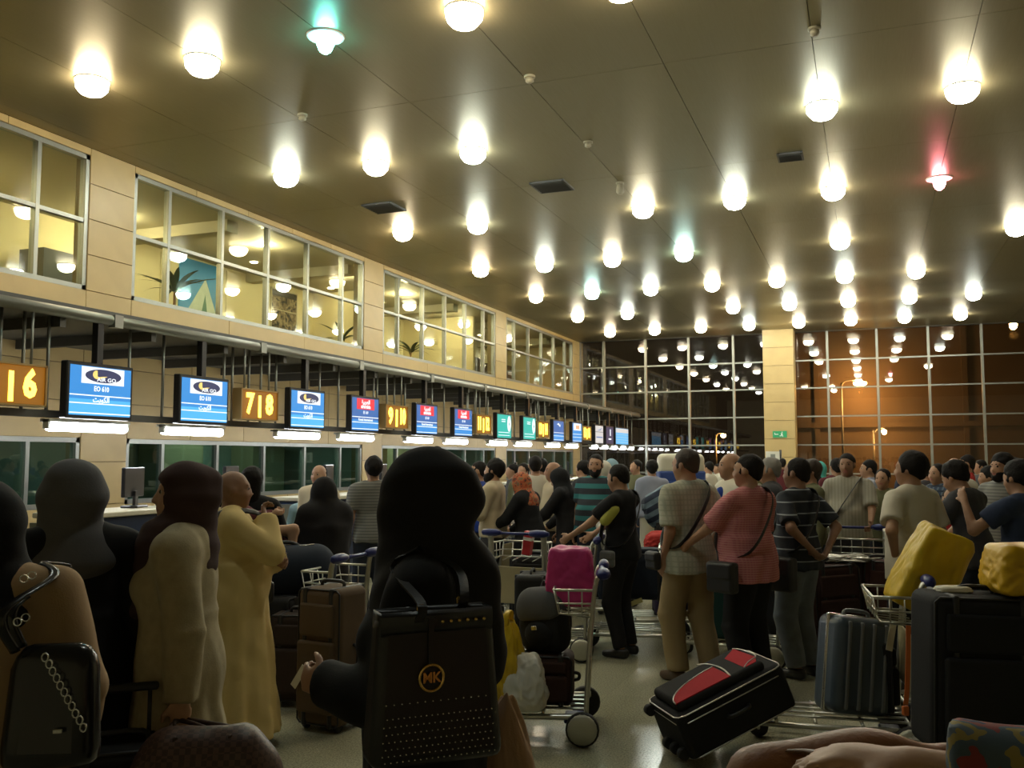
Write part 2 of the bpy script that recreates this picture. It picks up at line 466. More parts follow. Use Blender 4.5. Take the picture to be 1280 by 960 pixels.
for (a, c) in BAYS:
    clad(wall_left, a, c, 0, Z1, 5, 2); clad(wall_left, a, c, Z2, ZM - 0.5, 5, 3); clad(wall_left, a, c, ZM - 0.5, ZM, 3, 1)
    clad(wall_left, a, c, Z3, CEIL, 5, 1)

pane_clear = glass('clear_pane', (0.86, 0.9, 0.84), 0.05)
pane_green = glass('green_tinted_pane', (0.58, 0.74, 0.68), 0.07)
pane_night = glass('curtain_wall_pane', (0.80, 0.78, 0.74), 0.06)
MU = [0, 0.71, 1.89, 3.07, 4.25, 5.43, 6.2]
wn = 0
def window(y0, z0, z1, mid, paneM, frame):
    global wn; wn += 1
    w = tag(empty('window_%d' % wn, (HX0, y0, 0)), kind='structure')
    bm = bmesh.new(); L = 6.2; x = -0.06
    bx(bm, (x, L / 2, z0 + 0.03), (0.1, L, 0.06)); bx(bm, (x, L / 2, z1 - 0.03), (0.1, L, 0.06))
    bx(bm, (x, 0.03, (z0 + z1) / 2), (0.1, 0.06, z1 - z0)); bx(bm, (x, L - 0.03, (z0 + z1) / 2), (0.1, 0.06, z1 - z0))
    obj('frame', bm, frame, w)
    for q in MU[1:-1]: box('mullion', (x, q, (z0 + z1) / 2), (0.09, 0.055, z1 - z0 - 0.12), frame, w)
    rows = [(z0, z1)]
    if mid:
        for a, c in zip(MU, MU[1:]): box('transom', (x, (a + c) / 2, mid), (0.085, c - a - 0.06, 0.05), frame, w)
        rows = [(z0, mid), (mid, z1)]
    for a, c in zip(MU, MU[1:]):
        for (r0, r1) in rows: box('pane', (x, (a + c) / 2, (r0 + r1) / 2), (0.008, c - a - 0.05, r1 - r0 - 0.04), paneM, w)
for (a, c) in BAYS: window(a, ZM, Z3, 4.74, pane_clear, alu)
for (a, c) in BAYS: window(a, Z1, Z2, None, pane_green, alu)

# offices behind the wall: gallery corridor above, back rooms below
GX = -12.3
gal = tag(empty('room_1', (0, 0, 0)), kind='structure')
gcream = mat('gallery_cream_wall', (0.66, 0.58, 0.34), 0.75, var=0.06, vscale=2)
gceil = mat('gallery_ceiling_paint', (0.42, 0.38, 0.26), 0.7)
box('floor', ((GX + HX0) / 2 - 0.2, 13, 3.4), (3.0, 36, 0.2), stone_back, gal)
box('ceiling', ((GX + HX0) / 2 - 0.15, 13, 5.66), (3.2, 36, 0.1), gceil, gal)
box('wall', (GX - 0.1, 13, 4.6), (0.2, 36, 2.3), gcream, gal)
box('wall', (-10.9, 31.0, 4.6), (3.2, 0.15, 2.2), gcream, gal)
for y in np.arange(1.2, 30.5, 1.9): box('panel', (GX + 0.02, y, 4.55), (0.03, 1.88, 2.0), gcream, gal)
for y in (3.4, 7.6, 12.4, 16.2, 21.3, 24.6, 28.6): box('beam', ((GX + HX0) / 2 - 0.2, y, 5.52), (2.5, 0.28, 0.2), gceil, gal)
for (y, d) in ((7.9, 1.1), (18.7, 1.6), (23.3, 2.2), (1.4, 2.2)): box('partition', (GX + d / 2, y, 4.55), (d, 0.12, 2.1), gcream, gal)
dark_wood = mat('dark_wood', (0.05, 0.038, 0.025), 0.5)
for (y, w) in ((25.6, 3.2), (29.4, 1.6), (10.8, 1.0), (19.9, 0.9)): box('cupboard', (GX + 0.5, y, 4.2), (0.5, w, 1.35), dark_wood if w > 1 else alu_dark, gal)
lens_warm = mat('warm_spot_lens', (1, 1, 1), 0.5, emit=(1.0, 0.82, 0.5), es=40)
glp = None
for i, (x, y) in enumerate([(-10.6, 4.0), (-11.5, 5.6), (-10.4, 7.0), (-11.6, 8.3), (-10.4, 10.4), (-11.3, 11.4), (-11.5, 12.9), (-10.3, 14.0), (-11.4, 15.2), (-10.4, 16.9), (-11.5, 18.2), (-10.3, 19.5), (-11.4, 20.4), (-10.5, 22.2), (-11.4, 24.2), (-10.4, 25.6), (-11.5, 27.0), (-10.4, 28.6), (-11.4, 29.6)]):
    o = obj('spot_lens', glp, None, gal) if glp else obj('spot_lens', lathe(bmesh.new(), [(0.07, 0.03), (0.07, 0.0), (0.04, -0.012)], n=12), lens_warm, gal)
    glp = o.data; o.location = (x, y, 5.6)
    if i % 2 == 1: point_lamp('gallery_lamp', (x, y, 5.45), 26, (1.0, 0.84, 0.52), 0.07, gal)
low = tag(empty('room_2', (0, 0, 0)), kind='structure')
teal_wall = mat('teal_office_wall', (0.26, 0.30, 0.27), 0.8, var=0.25, vscale=1.5)
box('wall', (-11.4, 13, 1.4), (0.15, 36, 2.8), teal_wall, low)
box('ceiling', (-10.4, 13, 2.75), (2.1, 36, 0.1), teal_wall, low)
box('floor', (-10.45, 13, -0.05), (2.0, 36, 0.1), alu_dark, low)
for y in (2.2, 9.35, 16.3, 23.3, 30.3): box('wall', (-10.45, y, 1.35), (1.8, 0.12, 2.7), teal_wall, low)
for y in (5.2, 7.4, 12.6, 15.0, 18.5, 20.2, 26.2): box('cupboard', (-11.05, y, 1.0), (0.5, 1.0, 2.0), mat('office_cupboard', (0.30, 0.26, 0.16), 0.6), low)
for y in (6.0, 12.8, 19.8, 26.8): point_lamp('office_fill', (-10.2, y, 2.5), 17, (0.85, 1.0, 0.86), 0.1, low)  # unseen fill lights without fittings, added to light the back rooms

# canopy over the counters: slab, rounded nose, joists, hanging rods and the rail that carries the tubes
CX = -7.2
can = tag(empty('canopy', (0, 0, 0)), kind='structure')
box('slab', ((HX0 + CX) / 2, 14.8, 3.13), (HX0 - CX, 31.8, 0.12), alu_dark, can)
obj('nose_tube', tube(bmesh.new(), [(CX, -1, 3.10), (CX, 30.6, 3.10)], 0.055, 12), alu, can)
for y in np.arange(-0.6, 30.6, 1.22): box('joist', ((HX0 + CX) / 2, y, 3.02), (2.0, 0.07, 0.12), alu_dark, can)
for y in np.arange(0.0, 30.6, 2.44): box('clip', (CX + 0.02, y, 3.09), (0.09, 0.11, 0.13), alu, can)
box('rail', (-7.38, 14.8, 2.12), (0.09, 31.0, 0.07), alu_dark, can)
rodm = None
SIGN_Y = [6.08 + 3.63 * k for k in range(6)]
SCREEN_Y = sorted([7.16 + 3.68 * k for k in range(5)] + [8.72 + 3.68 * k for k in range(5)] + [25.6, 26.75, 27.85, 28.6])
rods = [y + d for y in SIGN_Y for d in (-0.28, 0.05, 0.3)] + [y + d for y in SCREEN_Y for d in (-0.5, 0.55)] + [3.2, 4.4, 29.6, 30.2]
for y in rods:
    o = obj('rod', rodm, None, can, (-7.36, y, 0)) if rodm else obj('rod', cyl(bmesh.new(), (0, 0, 2.12), (0, 0, 3.08), 0.016, n=8), alu, can, (-7.36, y, 0))
    rodm = o.data

# far wall: curtain wall with transoms, stone column, lintel
FX = [0.32 + 1.46 * k for k in range(-6, 8)]
FZ = [0.0, 1.2, 2.1, 3.0, 3.9, 4.78, 5.7]
FX0, FX1 = HX0, FX[-1]
wf = tag(empty('wall_far', (0, HY1, 0)), kind='structure')
vert = [FX0] + [x for x in FX if x > FX0 + 0.2]
for x in vert: box('mullion', (x, 0.03, CEIL / 2), (0.07, 0.14, CEIL), alu, wf)
for a, c in zip(vert, vert[1:]):
    for z in FZ[1:-1]: box('transom', ((a + c) / 2, 0.02, z), (c - a - 0.07, 0.09, 0.045), alu, wf)
    for z0, z1 in zip(FZ, FZ[1:]): box('pane', ((a + c) / 2, 0.03, (z0 + z1) / 2), (c - a - 0.06, 0.01, z1 - z0 - 0.04), pane_night, wf)
box('lintel', (0.8, 0.03, CEIL + 0.05), (21, 0.25, 0.12), alu_dark, wf)
tag(box('wall_right', (HX1 + 0.1, (HY0 + HY1) / 2, CEIL / 2), (0.2, HY1 - HY0, CEIL), white_paint), kind='structure')
tag(box('wall_back', ((HX0 + HX1) / 2, HY0 - 0.1, CEIL / 2), (HX1 - HX0, 0.2, CEIL), white_paint), kind='structure')
tag(box('wall_right_return', (10.85, HY1 + 0.1, CEIL / 2), (1.2, 0.2, CEIL), white_paint), kind='structure')

colm = tag(box('column', (-2.56, 30.1, CEIL / 2), (0.88, 0.7, CEIL), stone_back), kind='structure')
for j in range(10):
    z0, z1 = CEIL * j / 10, CEIL * (j + 1) / 10
    box('tile', (-2.56, 29.74, (z0 + z1) / 2), (0.92, 0.03, z1 - z0 - 0.01), stone, colm, 0.003, 1)
    box('tile', (-2.11, 30.1, (z0 + z1) / 2), (0.03, 0.74, z1 - z0 - 0.01), stone, colm, 0.003, 1)
    box('tile', (-3.01, 30.1, (z0 + z1) / 2), (0.03, 0.74, z1 - z0 - 0.01), stone, colm, 0.003, 1)

# night outside: forecourt, plaster wall added for the mist glow, terracotta building, sodium lamps
tag(box('ground_outside', (10, 75, -0.25), (160, 88.4, 0.3), mat('asphalt', (0.05, 0.05, 0.05), 0.85, var=0.3, vscale=2)), kind='structure')
plaster = mat('glow_wall_plaster', (0.17, 0.12, 0.08), 0.9, var=0.3, vscale=0.35)
bl = tag(empty('wall_outside', (9.0, 52, 0)), kind='structure')  # wall added to catch the orange glow in place of lit mist
box('wall', (-0.5, 0, 6), (26, 1, 12.4), plaster, bl)
for i in range(4): box('pilaster', (-11.5 + 7.1 * i, -0.55, 6), (0.25, 0.15, 12), plaster, bl)
for z in (3.4,): box('cornice', (-0.5, -0.58, z), (26, 0.2, 0.25), plaster, bl)
bl2 = tag(empty('wall_outside', (9.0, 39, 0)), kind='structure')
terracotta = mat('terracotta_plaster', (0.24, 0.11, 0.055), 0.9, var=0.12, vscale=0.6)
box('wall', (1.1, 0, 4), (6, 1, 8), terracotta, bl2)
box('parapet', (-1.9, -0.6, 5.4), (0.55, 0.5, 3.6), alu_dark, bl2)
box('fascia', (-1.9, -0.6, 2.0), (0.9, 0.4, 1.6), alu_dark, bl2)
sodium = (1.0, 0.42, 0.08)
sod_lens = mat('sodium_lens', (1, 0.7, 0.3), 0.5, emit=(1.0, 0.62, 0.22), es=60)
pole_m = mat('lamp_post_steel', (0.3, 0.28, 0.25), 0.6, 0.4)
def street_lamp(loc, h, watts, label, r=0.16, arm=0.9):
    t = tag(empty('street_lamp', loc), label, 'street lamp', 'street lamps outside the glass wall')
    obj('post', cyl(bmesh.new(), (0, 0, 0), (0, 0, h + 0.2), 0.07, 0.045, 10), pole_m, t)
    obj('arm', tube(bmesh.new(), spline([(0, 0, h), (0.2, -0.1, h + 0.28), (arm, -0.3, h + 0.3)], 5), 0.03, 8), pole_m, t)
    obj('lens', lathe(bmesh.new(), [(0.02, 0.12), (r, 0.06), (r * 0.9, -0.06), (r * 0.4, -0.14)], (arm, -0.3, h + 0.12), n=14), sod_lens, t)
    point_lamp('sodium_bulb', (arm, -0.3, h - 0.25), watts, sodium, 0.15, t)
p = at(1075, 478, 46.9); street_lamp((p.x - 0.9, p.y, -0.1), p.z - 0.1, 130, 'tall sodium street lamp glowing orange against the added glow wall outside', 0.33)  # oversized lens, the lamp's glare is put into its shape
p = at(1097, 538, 46.5); street_lamp((p.x - 0.2, p.y, -0.1), p.z - 0.1, 22, 'low sodium lamp seen below and right of the tall glowing one', 0.12, 0.5)
p = at(895, 545, 70); street_lamp((p.x, p.y, -0.1), p.z, 120, 'small distant street lamp beyond the glass left of the stone column', 0.2, 0.6)
p = at(1258, 330, 34.6); street_lamp((p.x + 0.6, p.y, -0.1), 6.6, 80, 'street lamp on the terracotta wall outside at the far right', 0.14, -0.5)

# ------------------------------------------------------------------ ceiling fittings
def tint(c): return mat('lens_%s' % '_'.join('%02d' % int(v * 99) for v in c), (1, 1, 1), 0.4, emit=c, es=LAMP_W)
W1, W2, W3, W4, W5 = (1.0, 0.84, 0.58), (1.0, 0.92, 0.70), (0.90, 0.97, 0.88), (0.15, 0.75, 0.75), (1.0, 0.25, 0.32)
W6 = (0.62, 0.96, 0.92)
GXs = [-7.6 + 1.4425 * i for i in range(8)]
LIT = {-1: [1, 4], 0: [0, 1, 2, 3, 4], 1: [0, 1, 2, 5, 6], 2: [0, 1, 3, 4, 5, 6], 3: [0, 1, 2, 3, 5, 7], 4: [0, 1, 2, 3, 4, 5, 6], 5: [0, 1, 3, 4, 5, 6, 7], 6: [0, 1, 2, 3, 4, 5, 6, 7]}  # first row is out of view, added to brighten the front figures
SPEC = {(0, 0): W1, (0, 2): W4, (2, 6): W5, (1, 0): W3, (2, 1): W3, (3, 3): W6, (4, 1): W6, (0, 3): W1, (0, 4): W1, (2, 0): W1, (3, 0): W1, (4, 0): W1, (3, 1): W3, (6, 0): W1}
rim = mat('downlight_rim', (0.85, 0.84, 0.8), 0.4)
ring_me = lens_me = None
for row, cols in LIT.items():
    for cI in cols:
        c = SPEC.get((row, cI), W2 if (row + cI) % 3 else W3)
        t = empty('ceiling_light', (GXs[cI], 7.3 + 3.52 * row, CEIL))
        where = 'row added above the picture' if row < 0 else 'row nearest the camera' if row == 0 else ('row nearest the glass wall' if row == 6 else '%s row from the camera' % ORD[row])
        hue = {W4: 'teal-glowing', W5: 'red-glowing', W1: 'warm white', W6: 'cyan-white'}.get(c, 'white')
        tag(t, '%s ceiling downlight, %s from the gallery wall in the %s' % (hue, ORD[cols.index(cI)], where), 'ceiling light', 'round downlights in the metal ceiling')
        if ring_me is None:
            r = obj('rim', lathe(bmesh.new(), [(0.155, 0.0), (0.182, 0.0), (0.178, -0.012), (0.165, -0.014)], n=20), rim, t); ring_me = r.data
            l = obj('lens', lathe(bmesh.new(), [(0.155, -0.005), (0.172, -0.03), (0.162, -0.09), (0.115, -0.145), (0.05, -0.17)], n=12), None, t); lens_me = l.data  # lens deepened into a dome, its shape stands in for bloom
            l.data.materials.append(None); l.material_slots[0].link = 'OBJECT'; l.material_slots[0].material = tint(c)
        else:
            obj('rim', ring_me, None, t); l = obj('lens', lens_me, None, t)
            l.material_slots[0].link = 'OBJECT'; l.material_slots[0].material = tint(c)
        if c in (W4, W5): l.scale = (0.45, 0.45, 0.6); t.children[0].scale = (0.5, 0.5, 1)
for (x, y, lab) in ((690, 232, 'dark square air vent in the ceiling above the stone column side'), (480, 259, 'dark square air vent in the ceiling near the gallery windows'), (988, 195, 'small dark air vent in the ceiling toward the right')):
    r, fw, u = ray(x, y); p = at(x, y, fw * (CEIL - CAMZ) / u)
    t = tag(empty('ceiling_vent', (p.x, p.y, CEIL)), lab, 'vent', 'square ceiling vents')
    sx = 0.5 if x != 988 else 0.3
    for i in range(7): box('slat', (0, (-0.42 + 0.14 * i) * sx, -0.02), (sx * 0.95, 0.02, 0.03), alu_dark, t, rot=Matrix.Rotation(R(35), 3, 'X'))
    bm = bmesh.new()
    for s in (-1, 1): bx(bm, (s * sx / 2, 0, -0.012), (0.03, sx + 0.03, 0.03)); bx(bm, (0, s * sx / 2, -0.012), (sx, 0.03, 0.03))
    obj('frame', bm, alu_dark, t); box('backing', (0, 0, -0.002), (sx, sx, 0.004), ceil_back, t)
for (x, y, lab) in ((775, 228, 'smoke detector hanging from the ceiling right of the larger vent'), (378, 143, 'pale round sensor on the ceiling between the nearest two light rows'), (1018, 35, 'round ceiling sensor at the top above the right hand lights'), (662, 95, 'round sensor on the ceiling at the top middle'), (735, 177, 'tiny round sprinkler in the ceiling below the top middle')):
    r, fw, u = ray(x, y); p = at(x, y, fw * (CEIL - CAMZ) / u)
    t = tag(empty('smoke_detector', (p.x, p.y, CEIL)), lab, 'smoke detector', 'ceiling sensors')
    obj('base', lathe(bmesh.new(), [(0.06, 0.0), (0.06, -0.02), (0.05, -0.025)], n=16), mat('sensor_plastic', (0.5, 0.46, 0.34), 0.5), t)
    obj('head', lathe(bmesh.new(), [(0.04, -0.025), (0.045, -0.06), (0.02, -0.08)] if y != 228 else [(0.045, -0.025), (0.06, -0.14), (0.03, -0.18)], n=14), mat('sensor_plastic', (0.5, 0.46, 0.34), 0.5), t)

# ------------------------------------------------------------------ signs, screens and tubes over the counters
tube_m = mat('fluorescent_tube', (1, 1, 1), 0.4, emit=(0.93, 0.97, 1.0), es=TUBE_W)
sign_body = mat('sign_case_amber', (0.20, 0.09, 0.012), 0.45, emit=(1.0, 0.36, 0.015), es=0.085)
digit = mat('lit_yellow_digits', (1, 0.8, 0.1), 0.4, emit=(1.0, 0.62, 0.05), es=2.4)
bezel = mat('black_bezel', (0.012, 0.012, 0.014), 0.35)
SROT = (math.pi / 2, 0, math.pi / 2)       # faces the hall (+X)
WORDS = 'zero one two three four five six seven eight nine ten eleven twelve thirteen fourteen fifteen sixteen'.split()
NUMS = [('5', '6'), ('7', '8'), ('9', '10'), ('11', '12'), ('13', '14'), ('15', '16')]
for k, y in enumerate(SIGN_Y):
    a, c = NUMS[k]
    t = tag(empty('counter_sign', (CX, y, 2.36)), 'amber lit counter sign showing %s and %s, %s from the camera' % (WORDS[int(a)], WORDS[int(c)], ORD[k]), 'sign', 'lit counter number signs')
    box('case', (0, 0, 0), (0.10, 0.74, 0.36), sign_body, t, 0.008, 1)
    bm = bmesh.new()
    for s in (-1, 1): bx(bm, (0.0, s * 0.375, 0), (0.13, 0.02, 0.38)); bx(bm, (0.0, 0, s * 0.185), (0.13, 0.76, 0.018))
    obj('frame', bm, mat('sign_frame', (0.35, 0.24, 0.10), 0.4, 0.5), t)
    for (s, yy, sx) in ((a, -0.20, 0.85), ('|', 0.0, 1.0), (c, 0.20, 0.85)):
        text('digit', s, 0.34 if s != '|' else 0.27, digit, t, (0.052, yy, 0.0), SROT, 0.004, sx if len(s) == 1 else 0.62, 0.014)
    for s in (-0.25, 0.25): obj('hanger', cyl(bmesh.new(), (0, s, 0.18), (0, s, 0.69), 0.012, n=8), alu, t)

def emis(name, c, s=1.0): return mat(name, tuple(v * 0.3 for v in c), 0.4, emit=c, es=s * 0.40)
blue = emis('screen_blue', (0.035, 0.24, 0.62), 1.15); blue2 = emis('screen_light_blue', (0.08, 0.42, 0.78), 1.15); dblue = emis('screen_deep_blue', (0.04, 0.14, 0.42), 1.0)
teal = emis('screen_teal', (0.02, 0.46, 0.40), 1.0); white_e = emis('screen_white', (0.85, 0.9, 0.95), 1.2); red_e = emis('screen_red', (0.80, 0.03, 0.05), 1.1)
navy = emis('logo_navy', (0.045, 0.05, 0.13), 0.8); gold_e = emis('logo_gold', (0.95, 0.70, 0.20), 1.0); pale_e = emis('screen_pale', (0.62, 0.60, 0.60), 1.0); orange_e = emis('screen_salmon', (0.85, 0.40, 0.22), 1.0)
KW = '\ufe96\ufef3\ufeee\ufedc\ufedf\u0627'      # the Arabic word for Kuwait, shaped and in visual order
AR = '\u0629\ufef4\ufe91\ufeae\ufecc\ufedf\u0627'
def poly(name, pts, m, parent, x=0.0):
    bm = bmesh.new(); vs = [bm.verts.new((x, p[0], p[1])) for p in pts]; f = bm.faces.new(vs)
    bmesh.ops.triangulate(bm, faces=[f]); bmesh.ops.recalc_face_normals(bm, faces=bm.faces[:])
    return obj(name, bm, m, parent)
def rect(name, y, z, w, h, m, parent, x): return box(name, (x, y, z), (0.003, w, h), m, parent)
def screen(y, style, label):
    w, h = 0.86, 0.56
    t = tag(empty('flight_screen', (CX, y, 2.36)), label, 'screen', 'flight screens hung over the counters')
    box('case', (-0.03, 0, 0), (0.09, w, h), bezel, t, 0.01, 1)
    sw, sh = w - 0.07, h - 0.07
    bg = {'oval': blue, 'red': dblue, 'teal': teal, 'plain': dblue, 'logo': blue, 'white': pale_e, 'dark': navy, 'head': blue2}[style]
    rect('display', 0, 0, sw, sh, bg, t, 0.0155)
    X = 0.019
    if style in ('oval', 'red', 'logo', 'plain'):
        rect('lower_field', 0, -sh * 0.33, sw, sh * 0.32, blue2 if style == 'oval' else blue, t, 0.0165)
        for z in (-0.045, -0.125, -0.222): rect('rule', 0, z, sw, 0.011, white_e, t, X)
    if style == 'oval':
        rect('logo_card', 0.02, 0.155, sw * 0.70, 0.165, white_e, t, X)
        E = [(0.02 + 0.235 * math.cos(i * math.pi / 16), 0.155 + 0.068 * math.sin(i * math.pi / 16)) for i in range(32)]
        poly('logo_oval', E, navy, t, 0.0225)
        out = [(-0.06 + 0.062 * math.cos(a), 0.165 + 0.045 * math.sin(a)) for a in np.linspace(2.0, 5.0, 12)]
        inn = [(-0.035 + 0.048 * math.cos(a), 0.178 + 0.034 * math.sin(a)) for a in np.linspace(4.9, 2.2, 12)]
        poly('logo_crescent', out + [(0.03, 0.138), (0.07, 0.155), (0.02, 0.152)] + inn, gold_e, t, 0.0245)
        text('logo_lettering', 'AIR GO', 0.055, white_e, t, (0.0245, 0.06, 0.118), SROT, 0.0006, 1.35, 0.001)
        text('flight_number', 'EO 610', 0.07, white_e, t, (0.021, 0.0, 0.022), SROT, 0.0006, 0.9, 0.002)
        text('destination', KW, 0.075, white_e, t, (0.021, 0.0, -0.085), SROT, 0.0006, 1.0, 0.002)
    elif style == 'red':
        bm = bx(bmesh.new(), (X, 0.0, 0.155), (0.003, sw * 0.66, 0.165), 0.0)
        obj('logo_card', bm, red_e, t)
        text('logo_lettering', AR, 0.085, white_e, t, (0.022, 0.0, 0.185), SROT, 0.0006, 1.2, 0.003)
        text('logo_lettering', 'airarabia', 0.075, white_e, t, (0.022, 0.0, 0.115), SROT, 0.0006, 1.1, 0.003)
        text('flight_number', 'E5 169', 0.06, white_e, t, (0.021, 0.0, 0.025), SROT, 0.0006, 0.9, 0.001)
        text('destination', 'Kuwait International', 0.055, white_e, t, (0.021, 0.0, -0.085), SROT, 0.0006, 0.95, 0.001)
    elif style == 'teal':
        E = [(0.27 + 0.105 * math.cos(i * math.pi / 12), 0.06 + 0.17 * math.sin(i * math.pi / 12)) for i in range(24)]
        poly('logo_disc', E, white_e, t, X); poly('logo_mark', [(0.24, 0.06), (0.28, 0.10), (0.31, 0.05), (0.28, 0.0)], teal, t, 0.021)
        for z in (0.14, 0.10): rect('lettering_bar', -0.06, z, 0.22, 0.016, white_e, t, X)
        for z in (-0.13, -0.19): rect('rule', -0.02, z, sw * 0.8, 0.012, white_e, t, X)
    elif style == 'plain':
        poly('logo_mark', [(-0.15, 0.16), (-0.02, 0.2), (0.1, 0.14), (0.16, 0.19), (0.1, 0.1), (-0.02, 0.15)], white_e, t, X)
    elif style == 'logo':
        rect('logo_card', 0, 0.145, sw * 0.8, 0.18, white_e, t, X); rect('logo_mark', 0.03, 0.14, sw * 0.4, 0.10, orange_e, t, 0.021)
    elif style == 'white':
        rect('header_bar', 0, 0.07, sw, 0.014, bezel, t, X); poly('logo_mark', [(-0.3, 0.1), (0.05, 0.14), (0.3, 0.22), (0.1, 0.12)], dblue, t, X)
        rect('lettering_bar', 0, -0.08, sw * 0.8, 0.03, dblue, t, X)
    elif style == 'dark':
        rect('logo_mark', 0.05, 0.08, 0.08, 0.2, white_e, t, X); rect('lettering_bar', 0.0, -0.11, 0.3, 0.04, white_e, t, X)
    elif style == 'head':
        rect('header_band', 0, 0.17, sw, 0.13, pale_e, t, X)
        for z in (0.05, -0.03, -0.11, -0.19): rect('rule', 0, z, sw, 0.01, pale_e, t, X)
    box('pole', (-0.03, -0.02, 0.50), (0.075, 0.075, 0.46), bezel, t)
STY = ['oval', 'oval', 'oval', 'red', 'red', 'red', 'teal', 'teal', 'plain', 'logo', 'white', 'dark', 'head', 'head']
LBL = ['blue flight screen with white oval logo card, first and largest, right of the five-six sign', 'blue flight screen with white oval logo card, just left of the seven-eight sign', 'blue flight screen with white oval logo card, just right of the seven-eight sign',
       'blue flight screen with red logo card, just left of the nine-ten sign', 'blue flight screen with red logo card, just right of the nine-ten sign', 'blue flight screen with red logo card, just left of the eleven-twelve sign',
       'teal flight screen with white disc, just right of the eleven-twelve sign', 'teal flight screen with white disc, just left of the thirteen-fourteen sign', 'plain blue flight screen just right of the thirteen-fourteen sign', 'blue flight screen with salmon logo, just left of the fifteen-sixteen sign',
       'pale white flight screen just right of the fifteen-sixteen sign', 'dark navy flight screen between the pale one and the light blue pair', 'light blue flight screen with pale header, nearer of the last pair', 'light blue flight screen with pale header, last under the canopy']
for y, s, l in zip(SCREEN_Y, STY, LBL): screen(y, s, l)
# counter tubes
fm = tm = None
TUBES = list(SCREEN_Y[:10]) + [25.6, 26.7, 27.8, 28.9, 30.0]
for i, y in enumerate(TUBES):
    t = tag(empty('tube_light', (-7.36, y + 0.02, 2.0)), 'white fluorescent tube light under the canopy rail, %s from the camera' % ORD[i], 'light fitting', 'tube lights over the counters')
    L = 0.98 if i < 10 else 0.62
    o = obj('tube', cyl(bmesh.new(), (0, -L / 2, 0.0), (0, L / 2, 0.0), 0.045, n=10), tube_m, t)
    o2 = box('housing', (-0.01, 0, 0.06), (0.12, L + 0.06, 0.03), mat('white_enamel', (0.7, 0.7, 0.66), 0.4), t)
    for s in (-1, 1): box('end_cap', (0, s * (L / 2 + 0.015), 0.02), (0.07, 0.03, 0.09), M['white_enamel'], t)

# gallery posters and palms
t = tag(empty('poster', (GX + 0.05, 14.66, 5.03)), 'blue poster with a pale pyramid on the gallery wall', 'poster')
pz = mat('poster_blue', (0.03, 0.24, 0.52), 0.5, var=0.25, vscale=3); pp = mat('poster_pale', (0.52, 0.60, 0.50), 0.6, var=0.2, vscale=6)
box('sheet', (0, 0, 0), (0.02, 1.25, 1.06), pz, t); poly('pyramid', [(-0.42, -0.53), (0.50, -0.53), (0.12, 0.22)], pp, t, 0.013)
poly('pyramid', [(0.0, -0.53), (0.2, -0.53), (0.12, -0.1)], mat('poster_green', (0.10, 0.22, 0.16), 0.6), t, 0.015)
t = tag(empty('poster', (GX + 0.05, 17.45, 5.0)), 'framed dark sepia photograph poster on the gallery wall', 'poster')
box('sheet', (0, 0, 0), (0.02, 0.95, 0.9), patches('sepia_photo', [(0.02, 0.02, 0.015), (0.16, 0.12, 0.07), (0.30, 0.24, 0.14), (0.05, 0.04, 0.03)], 7), t)
bm = bmesh.new()
for s in (-1, 1): bx(bm, (0.005, s * 0.49, 0), (0.03, 0.03, 0.94)); bx(bm, (0.005, 0, s * 0.46), (0.03, 1.0, 0.03))
bx(bm, (0.012, 0, 0.0), (0.01, 0.95, 0.02)); obj('frame', bm, mat('poster_frame', (0.5, 0.45, 0.3), 0.5), t)
box('title_band', (0.012, 0, 0.37), (0.004, 0.95, 0.12), bezel, t)
leafm = mat('palm_leaf', (0.06, 0.10, 0.03), 0.5); potm = mat('terracotta_pot', (0.30, 0.16, 0.08), 0.7)
def palm(loc, h, n, label, seed):
    rg = random.Random(seed)
    t = tag(empty('potted_palm', loc), label, 'plant', 'potted palms in the gallery')
    obj('pot', lathe(bmesh.new(), [(0.13, 0), (0.18, 0.3), (0.19, 0.32), (0.16, 0.32), (0.15, 0.28)], n=16), potm, t)
    obj('stem', cyl(bmesh.new(), (0, 0, 0.28), (0, 0, h * 0.55), 0.03, 0.02, 8), potm, t)
    for i in range(n):
        a = i * 2.4 + rg.uniform(-.3, .3); l = rg.uniform(0.45, 0.75); e = rg.uniform(0.5, 1.2); bm = bmesh.new(); L, Rr = [], []
        for j in range(7):
            s = j / 6; rr = l * s * math.cos(e - s * 0.9); z = h * 0.52 + l * math.sin(e) * s - 0.28 * s * s; w = 0.045 * math.sin(math.pi * min(0.98, s * 0.9 + 0.1))
            c = Vector((rr * math.cos(a), rr * math.sin(a), z)); q = Vector((-math.sin(a), math.cos(a), 0)) * w
            L.append(bm.verts.new(c + q)); Rr.append(bm.verts.new(c - q + Vector((0, 0, 0.004))))
        for j in range(6): bm.faces.new((L[j], L[j + 1], Rr[j + 1], Rr[j]))
        o = obj('leaf', bm, leafm, t)
palm((-10.2, 11.6, 3.5), 1.55, 16, 'potted palm in the gallery left of the blue poster', 3)
palm((-10.2, 16.6, 3.5), 1.2, 12, 'small potted palm in the gallery right of the sepia poster', 4)
palm((-10.4, 20.1, 3.5), 1.45, 16, 'potted palm in the second full gallery bay', 5)

